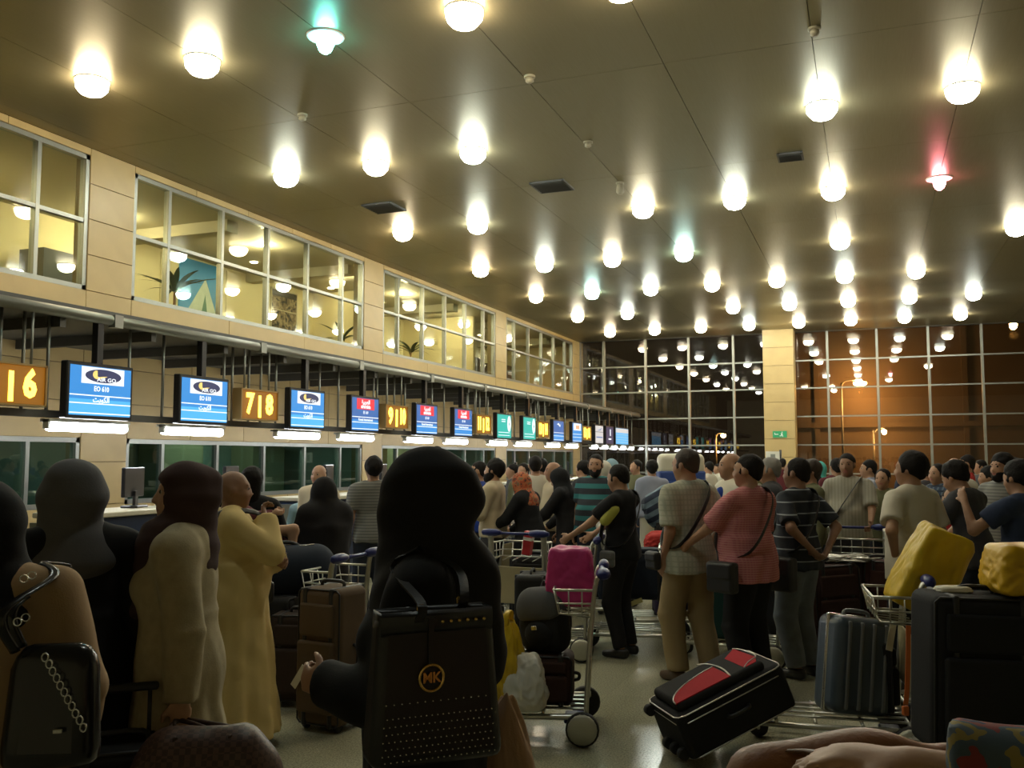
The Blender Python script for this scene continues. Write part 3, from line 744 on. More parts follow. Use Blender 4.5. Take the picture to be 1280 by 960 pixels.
# exit sign and small notices by the column
t = tag(empty('exit_sign', (-2.56, 29.72, 2.42)), 'small green exit pictogram sign on the stone column', 'sign')
gr = mat('exit_green', (0.01, 0.20, 0.07), 0.4, emit=(0.02, 0.5, 0.2), es=0.12); ww = mat('pictogram_white', (0.8, 0.85, 0.8), 0.5)
box('plate', (0, -0.015, 0), (0.42, 0.02, 0.2), gr, t)
bm = bmesh.new(); bx(bm, (0.06, -0.028, 0.0), (0.05, 0.006, 0.07)); bx(bm, (0.03, -0.028, -0.05), (0.07, 0.006, 0.02)); bx(bm, (0.09, -0.028, -0.055), (0.02, 0.006, 0.05)); bx(bm, (0.07, -0.028, 0.06), (0.03, 0.006, 0.03)); obj('running_figure', bm, ww, t)
bm = bmesh.new(); bx(bm, (-0.10, -0.028, 0.0), (0.12, 0.006, 0.025)); bx(bm, (-0.15, -0.028, 0.02), (0.02, 0.006, 0.06)); obj('arrow', bm, ww, t)
p = at(966, 570, 24)
t = tag(empty('notice_stand', (p.x, p.y, 0), (0, 0, PSI)), 'white notice with a grey portrait on a black post before the column', 'sign')
box('board', (0, 0, 1.70), (0.36, 0.02, 0.32), mat('notice_white', (0.75, 0.75, 0.7), 0.6), t); box('portrait', (0, -0.012, 1.69), (0.12, 0.004, 0.2), mat('portrait_grey', (0.25, 0.27, 0.25), 0.6), t)
obj('post', cyl(bmesh.new(), (0.2, 0, 0.03), (0.2, 0, 1.9), 0.03, n=10), bezel, t); obj('foot', lathe(bmesh.new(), [(0.18, 0), (0.18, 0.02), (0.05, 0.04)], (0.2, 0, 0), n=16), bezel, t)
p = at(851, 600, 14)
t = tag(empty('kiosk', (p.x, p.y, 0), (0, 0, PSI)), 'blue information kiosk with cream rounded top behind the plaid shirt man', 'kiosk')
kb = mat('kiosk_blue', (0.03, 0.07, 0.26), 0.5); kc = mat('kiosk_cream', (0.6, 0.56, 0.42), 0.5)
box('cabinet', (0, 0, 0.75), (0.70, 0.3, 1.5), kb, t, 0.03, 3)
bm = bmesh.new(); bx(bm, (0, 0, 1.60), (0.70, 0.26, 0.32), 0.09, 4); obj('header', bm, kc, t)
box('panel', (0, -0.16, 1.1), (0.5, 0.02, 0.5), mat('kiosk_panel', (0.06, 0.12, 0.4), 0.3), t)
box('plinth', (0, 0, 0.03), (0.8, 0.42, 0.06), bezel, t)

# ------------------------------------------------------------------ check-in desks
dk = mat('desk_navy_laminate', (0.015, 0.03, 0.075), 0.35); wt = mat('desk_worktop', (0.62, 0.58, 0.46), 0.35); scr = mat('monitor_black', (0.015, 0.016, 0.02), 0.3)
def desk(y, i):
    t = tag(empty('check_in_desk', (-6.95, y, 0)), 'dark blue check-in desk below the canopy, %s from the camera' % ORD[i], 'desk', 'check-in desks along the wall')
    box('body', (0, 0, 0.57), (0.5, 1.35, 1.14), dk, t, 0.01, 1)
    box('worktop', (0.0, 0, 1.165), (0.6, 1.42, 0.05), wt, t, 0.012, 2)
    box('side_panel', (0.02, -0.72, 0.55), (0.62, 0.04, 1.1), alu, t); box('side_panel', (0.02, 0.72, 0.55), (0.62, 0.04, 1.1), alu, t)
    box('kick_plate', (0.03, 0, 0.06), (0.5, 1.33, 0.12), alu, t)
    k = tag(empty('computer_monitor', (-7.05, y + 0.33, 1.19), (0, 0, R(-72))), 'black computer monitor on the check-in desk %s from the camera' % ORD[i], 'monitor', 'monitors on the check-in desks')
    box('screen', (0, 0, 0.26), (0.44, 0.04, 0.30), scr, k, 0.008, 1); box('neck', (0, 0.03, 0.09), (0.06, 0.03, 0.16), scr, k); box('foot', (0, 0.02, 0.012), (0.24, 0.18, 0.024), scr, k, 0.006, 1)
for i, y in enumerate(SCREEN_Y[:10]): desk(y, i)

# ------------------------------------------------------------------ people
def skin(name, c): return mat('skin_' + name, c, 0.55, bump=0.03, bscale=120, var=0.08, vscale=20)
SK1, SK2, SK3 = skin('light', (0.50, 0.30, 0.19)), skin('olive', (0.40, 0.22, 0.13)), skin('brown', (0.29, 0.155, 0.09))
lip_m = mat('lips', (0.36, 0.14, 0.11), 0.5)
eye_w = mat('eye_white', (0.50, 0.46, 0.42), 0.3); eye_d = mat('eye_dark', (0.02, 0.012, 0.008), 0.2)
HB = mat('hair_black', (0.010, 0.008, 0.007), 0.7, bump=0.5, bscale=90, spec=0.2); HBR = mat('hair_dark_brown', (0.035, 0.022, 0.014), 0.6, bump=0.35, bscale=90)
HG = mat('hair_grey', (0.25, 0.24, 0.22), 0.7, bump=0.35, bscale=90)
shoe_m = mat('shoe_black_leather', (0.015, 0.014, 0.013), 0.4); shoe_w = mat('shoe_white', (0.6, 0.58, 0.52), 0.6); shoe_b = mat('shoe_brown', (0.08, 0.045, 0.02), 0.5)
def cloth(name, c, rough=0.85, bump=0.08, var=0.08): return mat('cloth_' + name, c, rough, bump=bump, bscale=180, var=var, vscale=5, spec=0.25)

eye_me = None
def eye_mesh():
    global eye_me
    if eye_me: return eye_me
    bm = bmesh.new(); bmesh.ops.create_uvsphere(bm, u_segments=10, v_segments=8, radius=0.0115, matrix=Matrix.Rotation(math.pi / 2, 4, 'X'))
    for f in bm.faces:
        f.smooth = True
        c = f.calc_center_median(); f.material_index = 1 if c.y > 0.0062 else 0
    eye_me = bpy.data.meshes.new('eye'); bm.to_mesh(eye_me); bm.free(); eye_me.materials.append(eye_w); eye_me.materials.append(eye_d)
    return eye_me

class Pose:
    """joints of a standing (or seated) figure facing +Y; unit figure is 1.72 m tall"""
    def __init__(s, H=1.72, lean=0, side=0, hy=0, hp=0, hr=0, L=None, Rr=None, Lp=None, Rp=None, feet=((-0.10, 0.0), (0.10, 0.0)), seat=None, twist=0, hips=0.0):
        s.s = H / 1.72
        s.Rl = Matrix.Rotation(R(twist), 3, 'Z') @ Matrix.Rotation(R(side), 3, 'Y') @ Matrix.Rotation(R(-lean), 3, 'X')
        s.root = Vector((hips, 0, 0.94)) if seat is None else Vector((0, 0, seat + 0.10))
        s.dz = s.root - Vector((0, 0, 0.94))
        s.Rh = s.Rl @ Matrix.Rotation(R(hy), 3, 'Z') @ Matrix.Rotation(R(hr), 3, 'Y') @ Matrix.Rotation(R(-hp), 3, 'X')
        s.neck = s.T((0, -0.02, 1.45)); s.head = s.neck + s.Rh @ Vector((0, 0.022, 0.152))
        s.arm = {}
        for k, sg, w, p in (('L', -1, L, Lp), ('R', 1, Rr, Rp)):
            S = s.T((sg * 0.185, -0.01, 1.385))
            W = s.T(w) if w is not None else s.T((sg * 0.255, 0.02, 0.845))
            pol = s.Rl @ Vector(p if p is not None else (sg * 0.35, -1, -0.25))
            E, W = s.ik(S, W, 0.285, 0.255, pol); s.arm[k] = (S, E, W)
        s.leg = {}
        for k, sg, f in (('L', -1, feet[0]), ('R', 1, feet[1])):
            Hj = s.root + Vector((sg * 0.088, 0, -0.03)); yaw = f[2] if len(f) > 2 else sg * -8; fz = f[3] if len(f) > 3 else 0.0
            A = Vector((f[0], f[1] - 0.03, 0.085 + fz)); K, A = s.ik(Hj, A, 0.425, 0.415, Vector((sg * 0.12, 1, 0.0)) if seat is None else Vector((0, 1, 0.6)))
            d = Matrix.Rotation(R(yaw), 3, 'Z') @ Vector((0, 1, 0)); s.leg[k] = (Hj, K, A, d)
    def T(s, p): return s.root + s.Rl @ (Vector(p) - Vector((0, 0, 0.94)))
    def D(s, v): return s.Rl @ Vector(v)
    def Hd(s, p): return s.head + s.Rh @ Vector(p)
    @staticmethod
    def ik(a, c, l1, l2, pole):
        d = c - a; L = d.length
        if L > (l1 + l2) * 0.995: d = d * ((l1 + l2) * 0.995 / L); c = a + d; L = d.length
        u = d / L; x = (l1 * l1 - l2 * l2 + L * L) / (2 * L); h = math.sqrt(max(l1 * l1 - x * x, 1e-6))
        n = pole - u * pole.dot(u); n = n.normalized() if n.length > 1e-4 else u.orthogonal().normalized()
        return a + u * x + n * h, c

def torso(F, P, e, w=1.0, belly=0.0, fem=False, k=0.06):
    S = P.s; Rm = [list(r) for r in P.Rl]
    T = lambda q: tuple(P.T(q) * S)
    F.ell(T((0, 0.0, 1.26)), ((0.158 * w + e) * S, (0.108 + e) * S, (0.19 + e) * S), Rm, k)
    F.cone(T((-0.145, -0.012, 1.385)), T((0.145, -0.012, 1.385)), (0.056 + e) * S, (0.056 + e) * S, k)
    F.cone(T((-0.07, -0.025, 1.42)), T((0.07, -0.025, 1.42)), (0.045 + e * .8) * S, (0.045 + e * .8) * S, k)
    F.ell(T((0, 0.01 + belly * 0.6, 1.08)), ((0.142 * w + belly * .35 + e) * S, (0.098 + belly + e) * S, (0.18 + e) * S), Rm, k)
    F.ell(T((0, -0.012, 0.93)), ((0.162 * w + e) * S, (0.115 + belly * .3 + e) * S, (0.13 + e) * S), Rm, k)
    if fem:
        for sg in (-1, 1): F.ell(T((sg * 0.072, 0.085, 1.24)), [(0.062 + e * .7) * S] * 3, Rm, k)

def body_mesh(P, h, w, belly, fem, fingers=True, curl=0.5, lips=True, child=False, hang=None):
    S = P.s
    pts = [P.T((0, 0, 1.2)), P.head + Vector((0, 0, .16)), P.head + Vector((.14, .16, 0)), P.head - Vector((.14, .14, 0.1))]
    for a in P.arm.values(): pts += list(a)
    for a in P.leg.values(): pts += [a[0], a[1], a[2], a[2] + a[3] * 0.2]
    for k in ('L', 'R'):
        f = (P.arm[k][2] - P.arm[k][1]).normalized(); pts.append(P.arm[k][2] + f * 0.16)
    A = np.array([list(p) for p in pts]) * S
    lo = A.min(0) - 0.15; hi = A.max(0) + 0.15; lo[2] = -0.03
    F = Field(lo, hi, h); v = lambda p: tuple(Vector(p) * S)
    torso(F, P, 0.0, w, belly, fem)
    F.cone(v(P.T((0, -0.02, 1.40))), v(P.Hd((0, -0.018, -0.06))), 0.062 * S, 0.054 * S, 0.04)
    RH = [list(r) for r in P.Rh]; k = 0.022; c = 1.08 if child else 1.0
    def he(p, r, kk=k, sub=False): F.ell(v(P.Hd(Vector(p) * c)), [q * S * c for q in r], RH, kk, sub)
    he((0, -0.014, 0.022), (0.077, 0.097, 0.094)); he((0, 0.028, -0.035), (0.063, 0.068, 0.086)); he((0, 0.058, -0.094), (0.034, 0.030, 0.025), 0.03)
    F.cone(v(P.Hd((0, 0.091, 0.008))), v(P.Hd((0, 0.108, -0.030))), 0.008 * S, 0.0125 * S, 0.012)
    for sg in (-1, 1):
        he((sg * 0.012, 0.098, -0.034), (0.010, 0.012, 0.009), 0.01)
        he((sg * 0.040, 0.055, -0.030), (0.026, 0.028, 0.024), 0.025)
        he((sg * 0.082, -0.010, -0.010), (0.011, 0.022, 0.033), 0.010)
    F.cone(v(P.Hd((-0.036, 0.078, 0.026))), v(P.Hd((0.036, 0.078, 0.026))), 0.012 * S, 0.012 * S, 0.02)
    he((0, 0.090, -0.056), (0.024, 0.011, 0.006), 0.008); he((0, 0.089, -0.068), (0.021, 0.010, 0.007), 0.008)
    if h < 0.011:
        for sg in (-1, 1): he((sg * 0.032, 0.100, 0.007), (0.016, 0.014, 0.010), 0, True)
    for kk, sg in (('L', -1), ('R', 1)):
        Sj, E, W = P.arm[kk]
        F.cone(v(Sj), v(E), 0.051 * S, 0.040 * S, 0.035); F.cone(v(E), v(W), 0.041 * S, 0.026 * S, 0.02)
        f = (W - E).normalized(); n = (P.D((-sg, 0.15, 0)))                       # palm faces the thigh
        if hang and kk in hang: n = P.D(hang[kk])
        n = (n - f * n.dot(f)).normalized(); t = f.cross(n) * sg
        if t.dot(P.D((0, 1, 0.3))) < 0: t = -t                                       # towards the thumb
        RM = [[f[i], t[i], n[i]] for i in range(3)]; mr = max(0.0, 0.62 * h / S)
        F.ell(v(W + f * 0.045), (0.058 * S, 0.040 * S, max(0.017, mr) * S), RM, 0.02)
        if fingers:
            for i, (o, ln) in enumerate(((0.030, 0.076), (0.010, 0.086), (-0.010, 0.080), (-0.029, 0.062))):
                p = W + f * 0.082 + t * o; ang = 0.0; cl = curl[kk] if isinstance(curl, dict) else curl
                for j, q in enumerate((0.42, 0.32, 0.26)):
                    ang += cl * (0.9 if j == 0 else 1.1); d = f * math.cos(ang) + n * math.sin(ang); p2 = p + d * ln * q
                    F.cone(v(p), v(p2), max(0.0092 - 0.001 * j, mr) * S, max(0.0084 - 0.001 * j, mr) * S, 0.004); p = p2
            p = W + f * 0.025 + t * 0.034; d = (f * 0.72 + t * 0.62 + n * 0.30).normalized(); p2 = p + d * 0.04
            F.cone(v(p), v(p2), max(0.013, mr) * S, max(0.0105, mr) * S, 0.012); d = (f * 0.9 + t * 0.2 + n * 0.45).normalized()
            F.cone(v(p2), v(p2 + d * 0.032), max(0.0105, mr) * S, max(0.0085, mr) * S, 0.004)
    for kk in ('L', 'R'):
        Hj, K, An, d = P.leg[kk]
        F.cone(v(Hj), v(K), 0.088 * w * S, 0.056 * S, 0.05); F.cone(v(K), v(An), 0.056 * S, 0.038 * S, 0.03)
        F.ell(v(K + (An - K) * 0.3 - d * 0.018), (0.045 * S, 0.045 * S, 0.11 * S), None, 0.03)
        g = Vector((0, 0, -1)); F.cone(v(An + g * 0.045 - d * 0.035), v(An + g * 0.055 + d * 0.13), 0.034 * S, 0.026 * S, 0.03)
    me = F.mesh('person')
    return me

def head_box(P, r):
    c = np.array(P.head) * P.s; return c - r, c + r

def set_mats(me, ms):
    for m_ in ms: me.materials.append(m_)

LODS = [(4.3, 0.0095, 0.010), (7.0, 0.0135, 0.0135), (11, 0.017, 0.017), (99, 0.024, 0.022)]
def person(px, py, Z, a, top=None, H=None, label='', skinm=SK2, w=1.0, belly=0.0, fem=False, hair=None, hairm=HB, beard=None, wear=(), pose=None,
           group=None, feetless=False, shoes=shoe_m, curl=0.45, seed=None, loc=None, child=False, hang=None, zoff=0.0, eyes=True):
    p = loc if loc is not None else at(px, py, Z); a -= math.degrees(math.atan((px - 640) / FPX))     # turned relative to the line of sight
    if H is None: H = (at(px, top, Z).z - zoff)
    seed = int(abs(px * 7 + Z * 31)) % 9999 if seed is None else seed
    P = Pose(H=H, **(pose or {})); S = P.s
    for lim, h, hc in LODS:
        if Z < lim: break
    me = body_mesh(P, h, w, belly, fem, fingers=True, curl=curl, child=child, hang=hang); set_mats(me, [skinm, lip_m])
    # lips take their own colour
    co = np.empty(len(me.vertices) * 3, np.float32); me.vertices.foreach_get('co', co); co = co.reshape(-1, 3) / S - np.array(P.head)
    lv = np.empty(len(me.loops), np.int32); me.loops.foreach_get('vertex_index', lv); fc = co[lv.reshape(-1, 4)].mean(1) @ np.array(P.Rh)
    on = ((fc[:, 0] / 0.025) ** 2 + ((fc[:, 2] + 0.063) / 0.013) ** 2 < 1) & (fc[:, 1] > 0.085)
    me.polygons.foreach_set('material_index', on.astype(np.int32)); me.update()
    o = obj('person', me, None, None, (p.x, p.y, zoff), (0, 0, wyaw(a))); tag(o, label, 'person', group)
    v = lambda q: tuple(Vector(q) * S)
    if eyes and Z < 13:
        for sg in (-1, 1):
            e = obj('eye', eye_mesh(), None, o, Vector(v(P.Hd((sg * 0.032, 0.0790, 0.007)))), P.Rh.to_euler()); e.scale = (S, S, S)
        lo, hi = head_box(P, 0.16 * S); F = Field(lo, hi, min(h, 0.008))
        for sg in (-1, 1):
            F.cone(v(P.Hd((sg * 0.015, 0.091, 0.026))), v(P.Hd((sg * 0.052, 0.072, 0.030))), 0.0062 * S, 0.005 * S, 0.0)
        obj('eyebrows', F.mesh('eyebrows'), hairm if hair else HB, o)
    RH = [list(r) for r in P.Rh]
    if hair:
        lo, hi = head_box(P, 0.22 * S); F = Field(lo, hi, min(hc, 0.013))
        th = {'short': 0.005, 'thick': 0.017, 'rim': 0.006, 'cap': 0.016, 'long': 0.02, 'buzz': 0.006}[hair]
        F.ell(v(P.Hd((0, -0.024 - th * 0.3, 0.030 + th * 0.35))), ((0.0775 + th) * S, (0.095 + th) * S, (0.090 + th) * S), RH); F.ell(v(P.Hd((0, -0.060, -0.035))), (0.056 * S, 0.050 * S, 0.055 * S), RH, 0.03)
        f0, b0 = {'short': (0.070, -0.088), 'thick': (0.060, -0.095), 'rim': (0.0, 0.0), 'cap': (0.05, 0.0), 'long': (0.06, -0.12), 'buzz': (0.066, -0.08)}[hair]
        if hair == 'rim':
            nrm = P.Rh @ Vector((0, 0.55, -0.83)); F.plane(v(P.Hd((0, -0.02, -0.02))), nrm)
            nrm = P.Rh @ Vector((0, 0.5, 0.87)); F.plane(v(P.Hd((0, -0.05, 0.045))), nrm)
        else:
            s_ = (f0 - b0) / 0.18; nrm = (P.Rh @ Vector((0, s_, -1))).normalized(); F.plane(v(P.Hd((0, 0.085, f0))), nrm)
            if hair in ('short', 'thick', 'buzz', 'long'):
                pass
        if hair in ('short', 'thick'):
            for sg in (-1, 1): F.ell(v(P.Hd((sg * 0.073, 0.026, -0.005))), (0.010 * S, 0.014 * S, 0.030 * S), RH, 0.01)
        F.ripple(0.004 if hair != 'thick' else 0.007, 75, seed)
        if hair == 'cap': F.cone(v(P.Hd((0, 0.06, 0.055))), v(P.Hd((0, 0.15, 0.045))), 0.05 * S, 0.045 * S, 0.01)
        if hair == 'long': F.ell(v(P.Hd((0, -0.07, -0.08))), (0.075 * S, 0.055 * S, 0.14 * S), RH)
        obj('cap' if hair == 'cap' else 'hair', F.mesh('hair'), hairm, o)
    if beard:
        lo, hi = head_box(P, 0.2 * S); F = Field(lo, hi, min(hc, 0.011)); q = 0.006 if beard == 'short' else 0.016
        F.ell(v(P.Hd((0, 0.028, -0.045))), ((0.064 + q) * S, (0.066 + q) * S, (0.084 + q) * S), RH); F.ell(v(P.Hd((0, 0.06, -0.10))), ((0.036 + q) * S, (0.032 + q) * S, (0.028 + q) * S), RH)
        F.plane(v(P.Hd((0, 0.09, -0.045))), P.Rh @ Vector((0, 0.35, 0.94)))
        F.ell(v(P.Hd((0, 0.105, -0.062))), (0.028 * S, 0.025 * S, 0.014 * S), RH, 0, True)
        F.ripple(0.002, 90, seed); obj('beard', F.mesh('beard'), hairm, o)
    pts = [P.head * S + Vector((0, 0, 0.2))]
    for q in list(P.arm.values()): pts += [x * S for x in q]
    for q in list(P.leg.values()): pts += [q[0] * S, q[1] * S, q[2] * S]
    Ab = np.array([list(x) for x in pts]); blo = Ab.min(0) - 0.22 * S; bhi = Ab.max(0) + 0.22 * S
    for g in wear:
        kind, gm = g[0], g[1]; opt = g[2] if len(g) > 2 else {}
        lo, hi = blo.copy(), bhi.copy()
        if kind in ('tee', 'shirt', 'jacket', 'coat', 'robe'):
            e = opt.get('e', {'tee': 0.017, 'shirt': 0.02, 'jacket': 0.03, 'coat': 0.032, 'robe': 0.03}[kind])
            hem = opt.get('hem', {'tee': 0.86, 'shirt': 0.86, 'jacket': 0.80, 'coat': 0.3, 'robe': 0.05}[kind])
            lo[2] = max(lo[2], min(hem * S, 0.75 * S) - 0.05) if P.dz.z > -0.2 else lo[2]; hi[2] = max(P.T((0, 0, 1.5)).z * S + 0.12, max(x.z for q in P.arm.values() for x in q) * S + 0.12)
            F = Field(lo, hi, hc); torso(F, P, e, w, belly, fem)
            r1 = opt.get('r', None)
            if kind in ('coat', 'robe'):
                r1 = r1 or (0.29, 0.25); hx = opt.get('shift', (0.0, 0.0))
                F.gown(v(P.T((0, belly * .3, 1.12))), (P.root.x * S + hx[0] * S, hx[1] * S, hem * S), ((0.130 * w + e + belly * .3) * S, (0.092 + e + belly * .8) * S), (r1[0] * S, r1[1] * S), opt.get('nf', 7), opt.get('amp', 0.016) * S, seed * 0.7, 0.08)
            else:
                F.gown(v(P.T((0, belly * .5 - 0.005, 1.10))), v(P.T((0, belly * .25 - 0.008, hem))), ((0.128 * w + belly * .35 + e) * S, (0.090 + belly * .9 + e) * S), ((0.190 * w + belly * .2 + e) * S, (0.136 + belly * .6 + e) * S), 8, 0.006 * S, seed, 0.07)
                F.plane(v(P.T((0, 0, hem))), P.D((0, 0, -1))) if kind != 'x' else None
            if opt.get('collar', True):
                F.cone(v(P.T((0, -0.022, 1.42))), v(P.T((0, -0.012, 1.475))), 0.078 * S, 0.068 * S, 0.02, True)
            for kk in ('L', 'R'):
                Sj, E, W = P.arm[kk]
                if kind == 'tee':
                    q = Sj + (E - Sj) * opt.get('sl', 0.72); F.cone(v(Sj - (E - Sj) * 0.02), v(Sj + (E - Sj) * 0.3), (0.060 + e * .6) * S, (0.060 + e * .6) * S, 0.03); F.cone(v(Sj + (E - Sj) * 0.12), v(q), (0.062 + e * .5) * S, (0.068 + e * .6) * S, 0.03, True)
                else:
                    u = (W - E).normalized(); loose = opt.get('loose', 0.0)
                    F.cone(v(Sj), v(E), (0.060 + e * .6) * S, (0.052 + e * .6 + loose * .4) * S, 0.035); F.cone(v(E), v(E + (W - E) * opt.get('cuff', 1.03)), (0.052 + e * .5 + loose * .5) * S, (0.040 + e * .3 + loose) * S, 0.02, True)
            F.ripple(opt.get('rip', 0.008) * S, opt.get('fr', 19), seed)
            nm = opt.get('name', {'tee': 't_shirt', 'shirt': 'shirt', 'jacket': 'jacket', 'coat': 'coat', 'robe': 'robe'}[kind])
            obj(nm, F.mesh(nm), gm, o)
        elif kind == 'trousers':
            lo[2] = max(lo[2], -0.02); hi[2] = P.T((0, 0, 1.1)).z * S
            F = Field(lo, hi, hc)
            Rm = [list(r) for r in P.Rl] if P.dz.z > -0.2 else None
            F.ell(v(P.T((0, -0.012, 0.94))), ((0.160 * w + 0.016) * S, (0.115 + belly * .3 + 0.014) * S, 0.13 * S), Rm, 0.05)
            ln = opt.get('len', 1.0); wd = opt.get('wide', 0.0)
            for kk in ('L', 'R'):
                Hj, K, An, d = P.leg[kk]; F.cone(v(Hj), v(K), (0.096 * w + 0.014) * S, (0.080 + wd) * S, 0.05)
                F.cone(v(K), v(K + (An - K) * ln * 0.99), (0.080 + wd) * S, (0.066 + wd) * S, 0.03, True)
            F.ripple(0.006 * S, 18, seed + 1); obj('trousers', F.mesh('trousers'), gm, o)
        elif kind == 'hijab':
            lo = np.minimum(np.array(P.head) * S, np.array(P.T((0, 0, 1.3))) * S) - 0.32 * S; hi = np.maximum(np.array(P.head) * S, np.array(P.T((0, 0, 1.3))) * S) + 0.27 * S
            F = Field(lo, hi, hc); e = opt.get('e', 0.014)
            F.ell(v(P.Hd((0, -0.016, 0.022))), ((0.080 + e) * S, (0.099 + e) * S, (0.096 + e) * S), RH, 0.03)
            F.ell(v(P.Hd((0, -0.065, 0.0))), ((0.066 + e) * S, (0.062 + e) * S, (0.075 + e) * S), RH, 0.05)
            F.ell(v(P.Hd((0, 0.022, -0.045))), ((0.068 + e) * S, (0.070 + e) * S, (0.09 + e) * S), RH, 0.03)
            F.cone(v(P.Hd((0, -0.008, -0.05))), v(P.T((0, -0.01, 1.37))), 0.092 * S, opt.get('nk', 0.135) * S, 0.07)
            dr = opt.get('drape', 0.10); F.ell(v(P.T((0, 0.0, 1.375 - dr * 0.4))), (opt.get('wd', 0.19) * S, 0.135 * S, (0.06 + dr) * S), [list(r) for r in P.Rl], 0.05)
            for (q0, q1, ra, rb) in opt.get('tails', ()): F.cone(v(P.T(q0)), v(P.T(q1)), ra * S, rb * S, 0.05)
            if not opt.get('closed'):
                F.ell(v(P.Hd((0, 0.132, -0.030))), (0.092 * S, 0.086 * S, 0.092 * S), RH, 0, True)
            F.ripple(opt.get('rip', 0.004) * S, opt.get('fr', 34), seed, stretch=(0.5, 0.5, 1.2)); obj('hijab', F.mesh('hijab'), gm, o)
        elif kind == 'chador':
            hi[2] = P.head.z * S + 0.2; lo[2] = -0.02; F = Field(lo - np.array((0.1, 0.1, 0)), hi + np.array((0.1, 0.1, 0)), hc)
            F.ell(v(P.Hd((0, -0.016, 0.024))), (0.100 * S, 0.118 * S, 0.112 * S), RH, 0.04); F.ell(v(P.Hd((0, -0.01, -0.06))), (0.105 * S, 0.10 * S, 0.12 * S), RH, 0.05)
            F.cone(v(P.Hd((0, -0.02, -0.06))), v(P.T((0, -0.01, 1.33))), 0.10 * S, 0.16 * S, 0.07); torso(F, P, 0.045, w * 1.05, belly, fem)
            hem = opt.get('hem', 0.05); r1 = opt.get('r', (0.32, 0.29))
            F.gown(v(P.T((0, 0, 1.25))), (P.root.x * S, 0, hem * S), (0.215 * S, 0.16 * S), (r1[0] * S, r1[1] * S), 6, 0.02 * S, seed, 0.1)
            for kk in ('L', 'R'):
                Sj, E, W = P.arm[kk]; F.cone(v(Sj), v(E), 0.085 * S, 0.085 * S, 0.06); F.cone(v(E), v(W), 0.08 * S, 0.06 * S, 0.05, True)
            if not opt.get('closed'): F.ell(v(P.Hd((0, 0.118, -0.028))), (0.050 * S, 0.075 * S, 0.078 * S), RH, 0, True)
            F.ripple(0.007 * S, 16, seed); obj('chador', F.mesh('chador'), gm, o)
        elif kind == 'band':      # a stripe or trim worn on the chest / sleeve
            q0, q1, ra = opt['a'], opt['b'], opt['ra']; F = Field(np.minimum(v(P.T(q0)), v(P.T(q1))) - 0.15, np.maximum(v(P.T(q0)), v(P.T(q1))) + 0.15, min(hc, .012))
            F.cone(v(P.T(q0)), v(P.T(q1)), ra * S, ra * S, 0); obj(opt.get('name', 'trim'), F.mesh('trim'), gm, o)
    if shoes is not None:
        for kk in ('L', 'R'):
            Hj, K, An, d = P.leg[kk]; g = Vector((0, 0, -1)); c = An * S
            F = Field(np.array(c) - 0.24 * S, np.array(c) + 0.24 * S, max(0.011, hc * 0.8))
            F.cone(v(An + g * 0.042 - d * 0.038), v(An + g * 0.052 + d * 0.145), 0.043 * S, 0.034 * S, 0.03); F.cone(v(An - d * 0.01), v(An + g * 0.04), 0.05 * S, 0.046 * S, 0.03, True)
            F.below((An.z - 0.085) * S + 0.002); obj('shoe', F.mesh('shoe'), shoes, o)
    o['_pose'] = 0; del o['_pose']
    return o, P

def strap_loop(o, P, side, z0=0.98, z1=1.47, d=0.16, wdt=0.038, m=None, wgt=1.0, belly=0.0, x0=0.19, x1=0.13, label=None):
    """a bag strap worn across the body: over the `side` shoulder, down to the other hip (side -1 left, 1 right)"""
    A = Vector((-side * x0, 0, z0)); B = Vector((side * x1, -0.01, z1)); c = (A + B) / 2; u = (B - A) / 2; pts = []
    for i in range(28):
        t = 2 * math.pi * i / 28; cu, su = math.cos(t), math.sin(t)
        sq = lambda q, n: math.copysign(abs(q) ** n, q)
        dd = d + (belly * 0.9 if su > 0 else 0)
        pts.append(P.T(c + u * sq(cu, 0.8) + Vector((0, dd * sq(su, 0.75), 0))) * P.s)
    return tube(bmesh.new(), pts, 0.01, 6, True, flat=(wdt, 0.006), up=None), (A, B)

